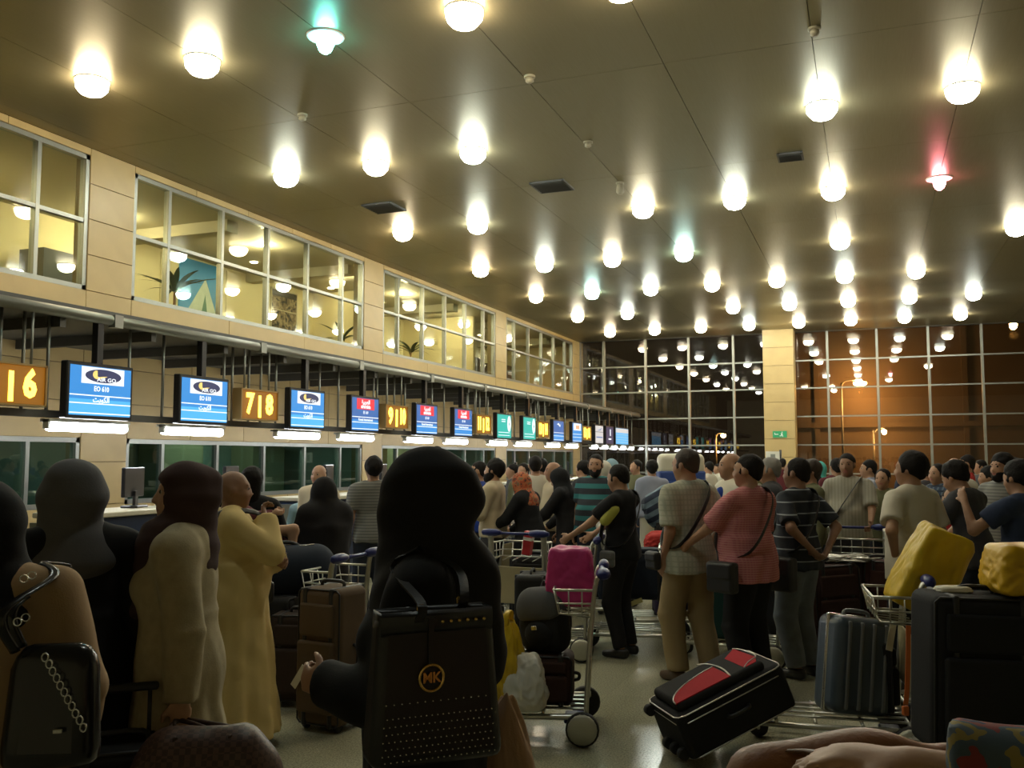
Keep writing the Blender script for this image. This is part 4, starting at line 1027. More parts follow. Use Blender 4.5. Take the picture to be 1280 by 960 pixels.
# ------------------------------------------------------------------ luggage trolleys
steel = mat('trolley_steel', (0.55, 0.55, 0.50), 0.3, 0.85); rubber = mat('black_rubber', (0.015, 0.015, 0.015), 0.7)
grip_m = mat('blue_grip_plastic', (0.012, 0.02, 0.14), 0.35); hubm = mat('wheel_cover_grey', (0.42, 0.42, 0.34), 0.4, 0.3); adm = mat('advert_panel_beige', (0.42, 0.36, 0.20), 0.6, var=0.1, vscale=4)
TR = {}
def trolley_parts(t):
    if TR:
        for nm, me, lc in TR['list']: obj(nm, me, None, t, lc)
        return
    L = []
    def part(nm, bm, m_, lc=(0, 0, 0)):
        o = obj(nm, bm, m_, t, lc); L.append((nm, o.data, lc))
    bm = bmesh.new()
    for s in (-1, 1): tube(bm, spline([(s * 0.27, -0.40, 0.16), (s * 0.26, 0.1, 0.15), (s * 0.17, 0.52, 0.13)], 5), 0.017, 8)
    tube(bm, [(-0.17, 0.52, 0.13), (0.17, 0.52, 0.13)], 0.017, 8)
    for y in (-0.38, -0.12, 0.14, 0.36): tube(bm, [(-0.25, y, 0.165), (0.25, y, 0.165)], 0.011, 6)
    part('base_frame', bm, steel)
    bm = bmesh.new()
    for x in (-0.15, -0.05, 0.05, 0.15): bx(bm, (x, 0.02, 0.178), (0.035, 0.78, 0.008))
    part('deck', bm, steel)
    up = bmesh.new()
    tube(up, spline([(0, -0.38, 0.14), (0, -0.40, 0.5), (0, -0.44, 0.92), (0, -0.47, 0.99)], 4), 0.02, 8, flat=(0.042, 0.022), up=(1, 0, 0))
    o = obj('upright', up, steel, t, (-0.27, 0, 0)); L.append(('upright', o.data, (-0.27, 0, 0))); obj('upright', o.data, None, t, (0.27, 0, 0)); L.append(('upright', o.data, (0.27, 0, 0)))
    g = bmesh.new(); lathe(g, [(0.012, -0.10), (0.028, -0.085), (0.036, -0.02), (0.033, 0.05), (0.018, 0.10)], axis='X', n=12)
    o = obj('grip', g, grip_m, t, (-0.24, -0.49, 1.0)); o.scale = (1, 1.25, 1); L.append(('grip', o.data, (-0.24, -0.49, 1.0)))
    obj('grip', o.data, None, t, (0.24, -0.49, 1.0)); L.append(('grip', o.data, (0.24, -0.49, 1.0)))
    part('push_bar', tube(bmesh.new(), [(-0.27, -0.48, 0.995), (0.27, -0.48, 0.995)], 0.014, 8), grip_m)
    bm = bmesh.new()
    for z, yd in ((0.90, 0.24), (0.82, 0.22), (0.76, 0.20)):
        tube(bm, [(-0.25, -0.43, z), (-0.25, -0.43 + yd, z), (0.25, -0.43 + yd, z), (0.25, -0.43, z)], 0.006 if z < .9 else 0.009, 6)
    for x in (-0.25, -0.15, -0.05, 0.05, 0.15, 0.25): tube(bm, [(x, -0.19, 0.90), (x, -0.22, 0.76), (x, -0.43, 0.74)], 0.005, 5)
    for s in (-1, 1):
        for y in (-0.36, -0.28): tube(bm, [(s * 0.25, y, 0.90), (s * 0.25, y, 0.76)], 0.005, 5)
    part('wire_basket', bm, steel)
    part('advert_panel', bx(bmesh.new(), (0, -0.40, 0.51), (0.49, 0.015, 0.34), 0.004, 1), adm)
    w = bmesh.new(); lathe(w, [(0.045, -0.024), (0.092, -0.024), (0.10, -0.012), (0.10, 0.012), (0.092, 0.024), (0.045, 0.024)], axis='X', n=20)
    h = bmesh.new(); lathe(h, [(0.02, 0.040), (0.075, 0.034), (0.085, 0.022), (0.03, -0.02)], axis='X', n=18)
    TR['wheel'] = None
    for s in (-1, 1):
        if s == -1: ow = obj('wheel', w, rubber, t, (s * 0.32, -0.36, 0.10)); wme = ow.data
        else: ow = obj('wheel', wme, None, t, (s * 0.32, -0.36, 0.10))
        L.append(('wheel', wme, (s * 0.32, -0.36, 0.10)))
        c = bmesh.new(); lathe(c, [(0.025, 0.036), (0.074, 0.032), (0.088, 0.02), (0.088, -0.02), (0.04, -0.026)], axis='X', n=18)
        if s < 0: bmesh.ops.rotate(c, cent=(0, 0, 0), matrix=Matrix.Rotation(math.pi, 3, 'Z'), verts=c.verts[:])
        o = obj('wheel_cover', c, hubm, t, (s * 0.335, -0.36, 0.105)); L.append(('wheel_cover', o.data, (s * 0.335, -0.36, 0.105)))
    fc = bmesh.new(); lathe(fc, [(0.02, -0.02), (0.055, -0.02), (0.06, 0), (0.055, 0.02), (0.02, 0.02)], axis='X', n=14)
    part('caster', fc, rubber, (0, 0.46, 0.06)); bm = bmesh.new(); bx(bm, (0, 0.46, 0.11), (0.06, 0.06, 0.05)); cyl(bm, (-.03, .46, .06), (.03, .46, .06), .01); part('caster_fork', bm, steel)
    part('bumper', tube(bmesh.new(), spline([(-0.19, 0.47, 0.13), (-0.12, 0.57, 0.13), (0.12, 0.57, 0.13), (0.19, 0.47, 0.13)], 4), 0.022, 8), rubber)
    part('brake_pedal', bx(bmesh.new(), (0.0, -0.30, 0.085), (0.22, 0.12, 0.03), 0.012, 2), grip_m)
    TR['list'] = L

def trolley(loc, a, label):
    t = tag(empty('luggage_trolley', (loc.x, loc.y, 0), (0, 0, wyaw(a))), label, 'trolley', 'airport luggage trolleys')
    trolley_parts(t); bpy.context.view_layer.update(); return t
def wheel_at(px, py, side, a):
    """trolley root so that its rear wheel on `side` (-1 left, 1 right) stands on the floor at (px, py)"""
    g = ground(px, py); Rz = Matrix.Rotation(wyaw(a), 3, 'Z'); g = g - Rz @ Vector((side * 0.32, -0.36, 0)); return g
def on(t, p): return Matrix.Translation(t.location) @ Matrix.Rotation(t.rotation_euler.z, 4, 'Z') @ Vector(p)

# ------------------------------------------------------------------ cases and bags
def fabric(name, c, rough=0.8, bump=0.15): return mat('luggage_' + name, c, rough, bump=bump, bscale=220, var=0.12, vscale=9, spec=0.3)
chrome = mat('chrome', (0.6, 0.6, 0.56), 0.25, 0.9); tagm = mat('paper_tag', (0.62, 0.58, 0.46), 0.7); black_pl = mat('black_plastic', (0.014, 0.014, 0.015), 0.45)
def suitcase(name, loc, rot, w, d, h, m_, label, style='soft', trim=black_pl, wheels=True, papertag=None, group=None, pole=False, cat='suitcase'):
    """stands with its wide face towards -Y, wheels down, origin at the middle of its foot"""
    t = tag(empty(name, loc, rot), label, cat, group); z0 = 0.035 if wheels else 0.0; hh = h - z0
    bm = bmesh.new(); bx(bm, (0, 0, z0 + hh / 2), (w, d, hh), min(w, d, hh) * (0.16 if style == 'soft' else 0.24), 4); obj('shell', bm, m_, t)
    f = -d / 2
    if style == 'soft':
        obj('front_pocket', bx(bmesh.new(), (0, f - 0.012, z0 + hh * 0.36), (w * 0.82, 0.05, hh * 0.52), 0.02, 3), m_, t)
        obj('front_pocket', bx(bmesh.new(), (0, f - 0.006, z0 + hh * 0.77), (w * 0.78, 0.036, hh * 0.24), 0.015, 3), m_, t)
        for s in (-1, 1): obj('side_strap', bx(bmesh.new(), (s * w * 0.30, 0, z0 + hh / 2), (0.035, d + 0.012, hh + 0.008), 0.012, 2), trim, t)
        k = min(w, d, hh) * 0.10
        bm = tube(bmesh.new(), [(sx * (w / 2 - k * .3) * 1.0, f + 0.012, z) for sx, z in ((-1, z0 + k), (-1, z0 + hh - k))] + [(-w / 2 + k, f + 0.012, z0 + hh - k * .3), (w / 2 - k, f + 0.012, z0 + hh - k * .3), (w / 2 - k * .3, f + 0.012, z0 + hh - k), (w / 2 - k * .3, f + 0.012, z0 + k), (w / 2 - k, f + 0.012, z0 + k * .3), (-w / 2 + k, f + 0.012, z0 + k * .3)], 0.006, 6, True)
        obj('piping', bm, trim, t)
    else:
        for s in (-0.36, -0.12, 0.12, 0.36): obj('rib', bx(bmesh.new(), (s * w * 0.9, 0, z0 + hh / 2), (w * 0.07, d + 0.014, hh * 0.9), 0.012, 3), trim, t)
        obj('seam_frame', bx(bmesh.new(), (0, 0, z0 + hh / 2), (w + 0.012, 0.03, hh + 0.012), 0.012, 3), chrome, t)
        for z in (0.3, 0.7): obj('latch', bx(bmesh.new(), (w / 2 + 0.008, 0, z0 + hh * z), (0.014, 0.07, 0.09), 0.004, 2), chrome, t)
    bm = tube(bmesh.new(), spline([(-0.09, 0, z0 + hh - 0.002), (-0.07, 0, z0 + hh + 0.03), (0.07, 0, z0 + hh + 0.03), (0.09, 0, z0 + hh - 0.002)], 4), 0.012, 8); obj('top_handle', bm, trim, t)
    bm = tube(bmesh.new(), spline([(w / 2 - 0.002, 0, z0 + hh * .42), (w / 2 + 0.03, 0, z0 + hh * .45), (w / 2 + 0.03, 0, z0 + hh * .55), (w / 2 - 0.002, 0, z0 + hh * .58)], 4), 0.011, 8); obj('side_handle', bm, trim, t)
    if wheels:
        for sx in (-1, 1):
            for sy in (-1, 1):
                wb = cyl(bmesh.new(), (sx * w * 0.36 - 0.014, sy * d * 0.3, 0.03), (sx * w * 0.36 + 0.014, sy * d * 0.3, 0.03), 0.03, n=14); obj('wheel', wb, rubber, t)
    if pole:
        bm = bmesh.new()
        for s in (-1, 1): tube(bm, [(s * 0.09, d * 0.25, z0 + hh - 0.02), (s * 0.09, d * 0.25, z0 + hh + 0.16)], 0.008, 8)
        bx(bm, (0, d * 0.25, z0 + hh + 0.17), (0.24, 0.03, 0.03), 0.01, 2); obj('telescopic_handle', bm, trim, t)
    if papertag is not None:
        x, z, ang = papertag
        obj('paper_tag', bx(bmesh.new(), (0, 0, 0), (0.045, 0.004, 0.16)), tagm, t, (x, f - 0.05, z0 + hh * z), (0, R(ang), 0))
    return t

def blob_bag(name, loc, rot, size, m_, label, cat, seed=0, pinch=0.35, crumple=0.05, h=0.014, handles=None, group=None, hm=None, square=4.0):
    """a limp carrier bag: fat below, gathered above, creased all over; origin at its foot"""
    t = tag(empty(name, loc, rot), label, cat, group); sx, sy, sz = size; rg = random.Random(seed)
    bm = bmesh.new(); bmesh.ops.create_icosphere(bm, subdivisions=5 if max(size) > 0.24 else 4, radius=1.0)
    off = Vector((seed * 3.1, seed * 1.7, seed * 0.9)); fr = 0.25 / max(size)
    for v in bm.verts:
        c = v.co.copy(); q = (abs(c.x) ** square + abs(c.y) ** square + abs(c.z) ** square) ** (1 / square); c = c / q
        tz = (c.z + 1) / 2; g = 1 - pinch * max(0, tz - 0.35) ** 1.3 / 0.57
        w_ = Vector((noise.noise(c * 1.3 + off), noise.noise(c * 1.3 - off), noise.noise(c * 1.1 + off * 2)))
        n1 = noise.noise(c * 1.5 + off); n2 = 0.5 - abs(noise.noise((c + w_ * .5) * 2.4 + off * 2)) * 2.2; n3 = 0.5 - abs(noise.noise((c + w_ * .3) * 5.0 + off)) * 2.2
        k = 1 + crumple * (1.9 * n1 + 1.5 * n2 + 0.8 * n3)
        p = Vector((c.x * sx / 2 * g * k + w_.x * sx * crumple, c.y * sy / 2 * g * k + w_.y * sy * crumple, tz * sz * (1 + crumple * 1.5 * n1)))
        v.co = p
    zmin = min(v.co.z for v in bm.verts)
    for v in bm.verts: v.co.z -= zmin
    smooth(bm); obj('bag_body', bm, m_, t)
    if handles:
        for s in (-1, 1):
            obj('handle', tube(bmesh.new(), spline([(-sx * .18, s * sy * .10, sz * .93), (-sx * .12, s * sy * .14, sz + handles * .8), (sx * .12, s * sy * .14, sz + handles * .8), (sx * .18, s * sy * .10, sz * .93)], 6), 0.008, 6, flat=(0.028, 0.006), up=(0, 1, 0)), hm or m_, t)
    return t

def duffel(loc, rot, L, r, m_, label, trim, name='duffel_bag', strap=True):
    t = tag(empty(name, loc, rot), label, 'bag')
    F = Field((-L / 2 - .1, -r - .1, -.05), (L / 2 + .1, r + .1, 2 * r + .12), 0.014)
    F.cone((-L / 2 + r * .8, 0, r * .9), (L / 2 - r * .8, 0, r * .9), r, r, 0.02); F.ell((0, 0, r * .95), (L * .42, r * .98, r * .98), None, .1); F.below(0.0); F.ripple(0.008, 18, int(L * 100))
    obj('body', F.mesh('bag'), m_, t)
    for x in (-L * .22, L * .22): obj('web_strap', tube(bmesh.new(), [(x, (r + .006) * math.sin(q), r * .92 + (r + .006) * math.cos(q)) for q in np.linspace(-2.4, 2.4, 15)], .01, 4, flat=(.035, .005), up=(1, 0, 0)), trim, t)
    obj('carry_handle', tube(bmesh.new(), spline([(-L * .22, 0, 1.85 * r), (-L * .1, 0, 2.15 * r), (L * .1, 0, 2.15 * r), (L * .22, 0, 1.85 * r)], 5), .014, 8), trim, t)
    obj('zip', tube(bmesh.new(), [(x, -0.03, 1.9 * r + .01) for x in np.linspace(-L * .34, L * .34, 8)], .006, 6), chrome, t)
    return t

def backpack(loc, rot, m_, flapm, label, sc=1.0):
    t = tag(empty('backpack', loc, rot), label, 'backpack'); t.scale = (sc,) * 3
    F = Field((-.26, -.2, -.04), (.26, .22, .56), .012); F.cone((-.09, 0, .11), (.09, 0, .11), .115, .115, .05); F.cone((-.085, 0, .24), (.085, 0, .24), .118, .118, .08); F.cone((-.075, 0, .37), (.075, 0, .37), .11, .11, .08); F.below(0.0); F.ripple(.006, 22, 3)
    obj('body', F.mesh('pack'), m_, t)
    F = Field((-.2, -.26, .02), (.2, .05, .3), .012); F.ell((0, -.09, .15), (.13, .07, .11), None, .02); F.ripple(.004, 25, 5); obj('front_pocket', F.mesh('pocket'), m_, t)
    F = Field((-.25, -.22, .2), (.25, .2, .58), .012); F.cone((-.085, -.005, .37), (.085, -.005, .37), .122, .122, .03); F.cone((-.085, -.02, .30), (.085, -.02, .30), .122, .122, .05); F.plane((0, 0, .31), (0, .45, -.9)); obj('flap', F.mesh('flap'), flapm, t)
    for s in (-1, 1): obj('shoulder_strap', tube(bmesh.new(), spline([(s * .08, .08, .42), (s * .10, .17, .36), (s * .11, .16, .18), (s * .10, .09, .06)], 5), .01, 6, flat=(.05, .012), up=(1, 0, 0)), flapm, t)
    obj('buckle', bx(bmesh.new(), (0, -.155, .20), (.05, .02, .035), .005, 1), chrome, t)
    obj('top_loop', tube(bmesh.new(), spline([(-.04, .06, .47), (0, .06, .53), (.04, .06, .47)], 4), .008, 6), flapm, t)
    return t

# ------------------------------------------------------------------ the crowd
def pw(o, P, q): return Vector(o.location) + Matrix.Rotation(o.rotation_euler.z, 3, 'Z') @ (P.T(q) * P.s)
def hand(o, P, k, d=0.075):
    S, E, W = P.arm[k]; f = (W - E).normalized(); return Vector(o.location) + Matrix.Rotation(o.rotation_euler.z, 3, 'Z') @ ((W + f * d) * P.s)
def crossbag(o, P, side, label, m_, size=(0.26, 0.10, 0.20), strapm=None, belly=0.0, d=0.165, wdt=0.036, back=0.0, **kw):
    t = tag(empty('shoulder_bag', o.location, o.rotation_euler), label, 'bag')
    bm, (A, B) = strap_loop(o, P, side, belly=belly, d=d, wdt=wdt, **kw); obj('strap', bm, strapm or m_, t)
    c = P.T(A + Vector((-side * (0.055 + size[1] / 2 + belly * .3), back, -0.02))) * P.s
    bm = bx(bmesh.new(), (0, 0, -size[2] / 2), (size[1], size[0], size[2]), 0.025, 3); obj('bag_body', bm, m_, t, c)
    bm = bx(bmesh.new(), (-side * 0.008, 0, -size[2] * 0.3), (size[1], size[0] * 0.94, size[2] * 0.55), 0.02, 3); obj('flap', bm, m_, t, c)
    return t

black = cloth('black', (0.010, 0.010, 0.011)); black2 = cloth('soft_black', (0.016, 0.015, 0.016)); navy_c = cloth('navy', (0.018, 0.024, 0.05))
camel = cloth('camel', (0.40, 0.27, 0.15)); grey_h = cloth('slate_grey', (0.115, 0.115, 0.125)); brown_h = cloth('plum_brown', (0.062, 0.036, 0.034))
oat = mat('cloth_oatmeal', (0.40, 0.34, 0.21), 0.9, bump=0.12, bscale=150, var=0.22, vscale=26); thobe = cloth('thobe_cream', (0.62, 0.47, 0.20)); white_c = cloth('white', (0.60, 0.56, 0.46))
khaki = cloth('khaki', (0.30, 0.22, 0.11)); denim = mat('cloth_pale_denim', (0.13, 0.15, 0.17), 0.9, bump=0.1, bscale=150, var=0.3, vscale=14); jean = cloth('dark_denim', (0.025, 0.03, 0.045))
plaid = stripes('plaid_shirt', (0.47, 0.47, 0.37), (0.39, 0.40, 0.31), 0, 34, 0.6, 0.85, (0.37, 0.385, 0.30), 2, 26, 0.75)
pinkm = stripes('pink_check', (0.50, 0.17, 0.17), (0.42, 0.12, 0.13), 0, 60, 0.5, 0.85, (0.56, 0.24, 0.23), 2, 60, 0.6)
polo = stripes('striped_navy_polo', (0.013, 0.018, 0.028), (0.30, 0.34, 0.38), 2, 11.0, 0.90)
tealst = stripes('teal_striped_polo', (0.02, 0.025, 0.035), (0.03, 0.18, 0.19), 2, 8.5, 0.55, 0.85)
greyst = stripes('grey_striped_polo', (0.20, 0.20, 0.18), (0.12, 0.12, 0.11), 2, 34, 0.5)
beige_s = cloth('beige_shirt', (0.52, 0.44, 0.30)); greyshirt = stripes('grey_check_shirt', (0.36, 0.34, 0.27), (0.30, 0.28, 0.22), 0, 30, 0.6)
blue_c = cloth('royal_blue', (0.02, 0.05, 0.28)); lblue = cloth('light_blue', (0.22, 0.34, 0.40)); lilac = cloth('lilac', (0.30, 0.32, 0.40)); red_c = cloth('red', (0.42, 0.035, 0.03)); maroon = cloth('maroon', (0.10, 0.02, 0.025))
teal_h = cloth('aqua', (0.08, 0.42, 0.38)); olive = cloth('olive', (0.12, 0.12, 0.06)); dgrey = cloth('dark_grey', (0.05, 0.05, 0.055)); slateblue = cloth('slate_blue', (0.035, 0.05, 0.10))
flor = patches('floral_scarf', [(0.05, 0.045, 0.03), (0.42, 0.08, 0.03), (0.50, 0.16, 0.06), (0.20, 0.16, 0.09), (0.36, 0.05, 0.03)], 22)
gaudy = patches('multicolour_print', [(0.015, 0.02, 0.08), (0.22, 0.035, 0.035), (0.06, 0.09, 0.12), (0.26, 0.20, 0.05), (0.10, 0.13, 0.16), (0.28, 0.25, 0.18)], 15)
black_lea = mat('black_leather', (0.013, 0.013, 0.014), 0.36, bump=0.06, bscale=260); tan_lea = mat('tan_leather', (0.26, 0.105, 0.04), 0.5, bump=0.12, bscale=120, var=0.12, vscale=8)
gold = mat('gold_metal', (0.80, 0.55, 0.18), 0.25, 0.95); silver = mat('silver_stud', (0.7, 0.7, 0.66), 0.25, 0.9)

# --- front row
w1, P1 = person(-18, 700, 2.62, -6, H=1.63, label='woman in a camel coat and black headscarf cut off by the left edge', skinm=SK2, fem=True, curl=.5,
    wear=[('coat', camel, dict(hem=0.12, r=(.27, .25))), ('hijab', black)], pose=dict(hy=10, Rr=(.27, .10, .95)))
w2, P2 = person(92, 700, 3.5, 4, H=1.685, label='woman in a slate grey headscarf and long black coat seen from behind', fem=True, w=1.08,
    wear=[('coat', black, dict(hem=0.62, r=(.25, .22), amp=.012)), ('robe', black2, dict(hem=0.06, r=(.24, .22), e=.02)), ('hijab', grey_h, dict(drape=.05, e=.012, wd=.17, rip=.012, fr=30))], pose=dict(hy=35, hp=8, L=(-.22, .24, .98), Rr=(.26, .16, .95)))
w3, P3 = person(226, 700, 3.62, 80, H=1.675, label='woman in a plum brown headscarf and oatmeal tunic facing the counters', skinm=SK1, fem=True, curl={'L': .95, 'R': .5},
    wear=[('coat', oat, dict(hem=0.60, r=(.235, .20), name='tunic', amp=.008, loose=.012)), ('trousers', black), ('hijab', brown_h, dict(drape=.09, e=.016, wd=.165, rip=.011, fr=30, tails=[((-.03, .06, 1.40), (-.03, .13, 1.17), .11, .055)]))], pose=dict(hy=8, hp=-2, L=(-.235, -.06, .80), Rr=(.22, .22, .92)))
w4, P4 = person(297, 700, 5.6, -84, H=1.625, label='bald man in a long cream robe with his hand at his chin', skinm=SK3, w=1.16, belly=.05, hairm=HG, curl=.75, shoes=shoe_b,
    wear=[('robe', thobe, dict(hem=.09, r=(.31, .28), amp=.014, loose=.03, rip=.009))], pose=dict(lean=-4, hy=-6, hp=6, Rr=(.10, .185, 1.40), Rp=(.5, .75, -1), L=(.06, .26, 1.12), Lp=(-1, 0, -.6)), hang={'R': (0, 1, .5)})
crossbag(w4, P4, 1, 'black shoulder bag worn by the man in the cream robe', black_pl, (.14, .06, .14), belly=.05, d=.20, back=.2, wdt=.03)
w5, P5 = person(532, 700, 2.52, 80, H=1.70, label='woman in black headscarf and robe with the studded bag, largest figure in front', skinm=SK2, fem=True, w=1.14, curl=.7,
    wear=[('robe', black, dict(hem=.05, r=(.27, .25), amp=.014, loose=.015)), ('hijab', black2, dict(drape=.15, e=.032, wd=.225, nk=.155, rip=.007, fr=34, closed=True, tails=[((0, -.10, 1.40), (0, -.13, 1.18), .10, .09)]))], pose=dict(hy=8, hp=2, L=(-.07, .25, 1.12), Lp=(-.35, -.3, -1), Rr=(.21, .10, .86)))

# --- second row, left
p6 = person(405, 640, 7.65, 25, top=597, label='woman in a full black chador standing behind the navy duffel bag', fem=True, wear=[('chador', black2)], pose=dict(hy=15, hp=6, L=(-.15, .3, 1.05), Rr=(.15, .3, 1.05)))
p7 = person(398, 620, 10.2, 150, top=581, label='bald man in a pale shirt facing the camera before the teal windows', skinm=SK2, hair='rim', wear=[('shirt', beige_s), ('trousers', dgrey)])
p8 = person(378, 640, 12.0, 190, H=1.45, label='clerk in a pale blue shirt bending over beside the bald man', hair='short', wear=[('shirt', lblue), ('trousers', dgrey)], pose=dict(lean=48, hp=20, L=(-.2, .34, 1.0), Rr=(.2, .34, 1.0)))
p9 = person(314, 620, 7.7, 5, top=586, label='person in a black shirt and dark hair behind the man in the cream robe', hair='long', wear=[('shirt', black), ('trousers', jean)], pose=dict(Rr=(.20, .26, 1.18), L=(-.2, .22, 1.1)))
p10 = person(326, 680, 7.2, -95, H=1.02, label='small child in a maroon dress carried with one bare leg dangling', skinm=SK1, child=True, hair='long', zoff=.80, shoes=shoe_w, wear=[('coat', maroon, dict(hem=.42, r=(.22, .24), shift=(0, .12), name='dress'))],
    pose=dict(seat=.48, lean=-52, hp=30, feet=((-.08, .40, 0, .06), (.08, .42, 0, .10)), Rr=(.24, .26, .95), L=(-.2, .26, .95)))
p11 = person(466, 620, 9.5, 12, top=572, label='man in a grey striped polo seen from behind left of the black headscarf', hair='thick', wear=[('tee', greyst), ('trousers', jean)], pose=dict(Rr=(.30, .16, 1.02), Rp=(1, -.6, -.2)))
p12 = person(38, 690, 6.6, 170, H=1.17, label='small girl with hair buns peeping past the camel coat', skinm=SK1, child=True, hair='thick', hairm=HBR, wear=[('tee', maroon), ('trousers', jean)])
p13 = person(616, 620, 10.2, 72, top=575, label='bearded man in a cream shirt looking left beyond the large black figure', skinm=SK2, hair='thick', beard='full', wear=[('shirt', beige_s), ('trousers', dgrey)], pose=dict(hp=-4, L=(-.2, .3, 1.12)))
p14 = person(597, 620, 11.0, 80, top=577, label='man in a royal blue polo with raised forearm behind the bearded man', skinm=SK2, hair='short', wear=[('tee', blue_c), ('trousers', dgrey)], pose=dict(L=(-.2, .34, 1.28), Lp=(-.5, -.3, -1)))
p15 = person(546, 590, 15.0, 170, top=558, label='clerk in a white shirt seen just above the large black headscarf', hair='short', wear=[('shirt', white_c), ('trousers', dgrey)])
p16 = person(669, 620, 11.6, 5, top=570, label='man in a white shirt with his back turned near the stone wall', hair='short', w=1.12, wear=[('shirt', white_c), ('trousers', dgrey)])
p17 = person(677, 620, 13.0, 20, top=573, label='dark haired man half hidden behind the white shirt back', hair='short', wear=[('shirt', dgrey), ('trousers', jean)])
p18 = person(654, 620, 13.2, 150, top=579, label='man in an olive shirt facing forward left of the white shirt back', hair='short', wear=[('shirt', olive), ('trousers', jean)])
p19 = person(664, 640, 10.1, 60, top=589, label='woman in a red floral headscarf and black coat leaning over a trolley', fem=True, wear=[('coat', black, dict(hem=.4)), ('hijab', flor, dict(drape=.10, wd=.2))], pose=dict(lean=10, hp=15, L=(-.22, .42, 1.10), Rr=(.2, .38, 1.05)))
p20 = person(691, 620, 11.3, 110, top=577, label='bald man in a beige shirt right of the floral headscarf', skinm=SK2, hair='rim', w=1.1, belly=.03, wear=[('shirt', beige_s), ('trousers', dgrey)])
p21 = person(716, 640, 10.7, 70, top=583, label='woman in black headscarf and coat leaning over the white plastic bag', fem=True, w=1.1, wear=[('coat', black2, dict(hem=.25)), ('hijab', black, dict(drape=.13, wd=.21))], pose=dict(lean=14, hp=12, L=(-.24, .46, 1.06), Rr=(.2, .4, 1.05)))
p22 = person(744, 620, 10.4, 150, top=568, label='large man in a dark polo with broad teal stripes', skinm=SK2, hair='short', beard='short', w=1.18, belly=.05, wear=[('tee', tealst), ('trousers', jean)], pose=dict(hy=20))
p23, P23 = person(777, 650, 8.1, 62, top=580, label='man in a black t-shirt with yellow sleeve trim pushing a trolley', skinm=SK2, hair='short', wear=[('tee', black, dict(r=1)), ('trousers', black2), ('band', mat('yellow_trim', (.45, .45, .08), .7), dict(a=(-.215, .05, 1.22), b=(-.20, -.03, 1.32), ra=.052, name='sleeve_trim'))], pose=dict(hp=14, L=(-.22, .47, 1.02), Rr=(.2, .45, 1.02), Lp=(-.3, -.4, -1)))
crossbag(p23, P23, 1, 'grey strap bag worn by the man with yellow sleeve trim', mat('grey_webbing', (.10, .10, .10), .7), (.14, .05, .14), black_pl)

# --- middle
w6, P6 = person(862, 700, 7.2, 38, top=561, label='man in a pale plaid shirt and khaki trousers standing with his back turned', skinm=SK2, hair='short', hairm=HBR, w=1.06, shoes=shoe_b,
    wear=[('tee', plaid, dict(hem=.80, sl=.85, name='shirt')), ('trousers', khaki, dict(wide=.012))], pose=dict(hy=22, hp=8, L=(-.20, .06, .88), Rr=(.24, .10, .92), feet=((-.11, .05), (.12, -.06))))
crossbag(w6, P6, 1, 'black cross-body bag worn by the man in the plaid shirt', black_pl, (.15, .06, .14), back=.08)
w7, P7 = person(937, 700, 6.85, 52, top=568, label='stout man in a pink shirt and black trousers holding a trolley', skinm=SK2, hair='short', w=1.2, belly=.055, wear=[('tee', pinkm, dict(hem=.80, sl=.9, name='shirt')), ('trousers', black, dict(wide=.012))],
    pose=dict(hy=18, L=(-.24, .42, 1.02), Lp=(-.4, -.5, -1), Rr=(.25, .30, 1.0)))
crossbag(w7, P7, 1, 'dark strap bag worn by the man in the pink shirt', black_pl, (.24, .09, .22), belly=.055, d=.18)
w8, P8 = person(998, 700, 7.35, 55, top=573, label='man in a striped navy polo and faded jeans with hands behind him', skinm=SK3, hair='short', w=1.12, belly=.03, wear=[('tee', polo, dict(hem=.84, sl=.85, name='polo_shirt')), ('trousers', denim, dict(wide=.01))],
    pose=dict(hy=10, L=(-.12, -.20, 1.02), Lp=(-1, -.3, 0), Rr=(.10, -.2, 1.0), Rp=(1, -.3, 0)))
crossbag(w8, P8, 1, 'black messenger bag at the hip of the man in the striped polo', black_pl, (.34, .10, .26), d=.17)
p24 = person(914, 640, 8.6, 120, top=566, label='balding man in a white top with royal blue front behind the pink shirt', skinm=SK2, hair='rim', hairm=HB, wear=[('tee', white_c), ('trousers', jean), ('band', blue_c, dict(a=(0, .075, 1.14), b=(.02, .072, 1.34), ra=.075, name='blue_front'))], pose=dict(hy=-15))
p25 = person(962, 640, 8.8, 95, top=572, label='grey haired man in a dark suit between pink shirt and striped polo', skinm=SK2, hair='short', hairm=HG, wear=[('jacket', dgrey), ('trousers', dgrey), ('band', white_c, dict(a=(0, .10, 1.36), b=(0, .095, 1.44), ra=.035, name='shirt_front'))])
p26 = person(1013, 640, 9.4, 110, top=576, label='brown haired man just behind the striped polo', hair='thick', hairm=HBR, wear=[('shirt', olive), ('trousers', jean)])
p27, P27 = person(1061, 650, 9.9, 178, top=567, label='man in a grey check shirt with a black strap facing the camera', skinm=SK3, hair='short', w=1.15, belly=.04, wear=[('tee', greyshirt, dict(sl=.9, hem=.84, name='shirt')), ('trousers', dgrey)], pose=dict(hy=-8, L=(-.22, .36, 1.02), Rr=(.26, .12, .95)))
crossbag(p27, P27, -1, 'black bag and strap worn by the man in the grey check shirt', black_pl, (.3, .1, .26), belly=.04, d=.175)

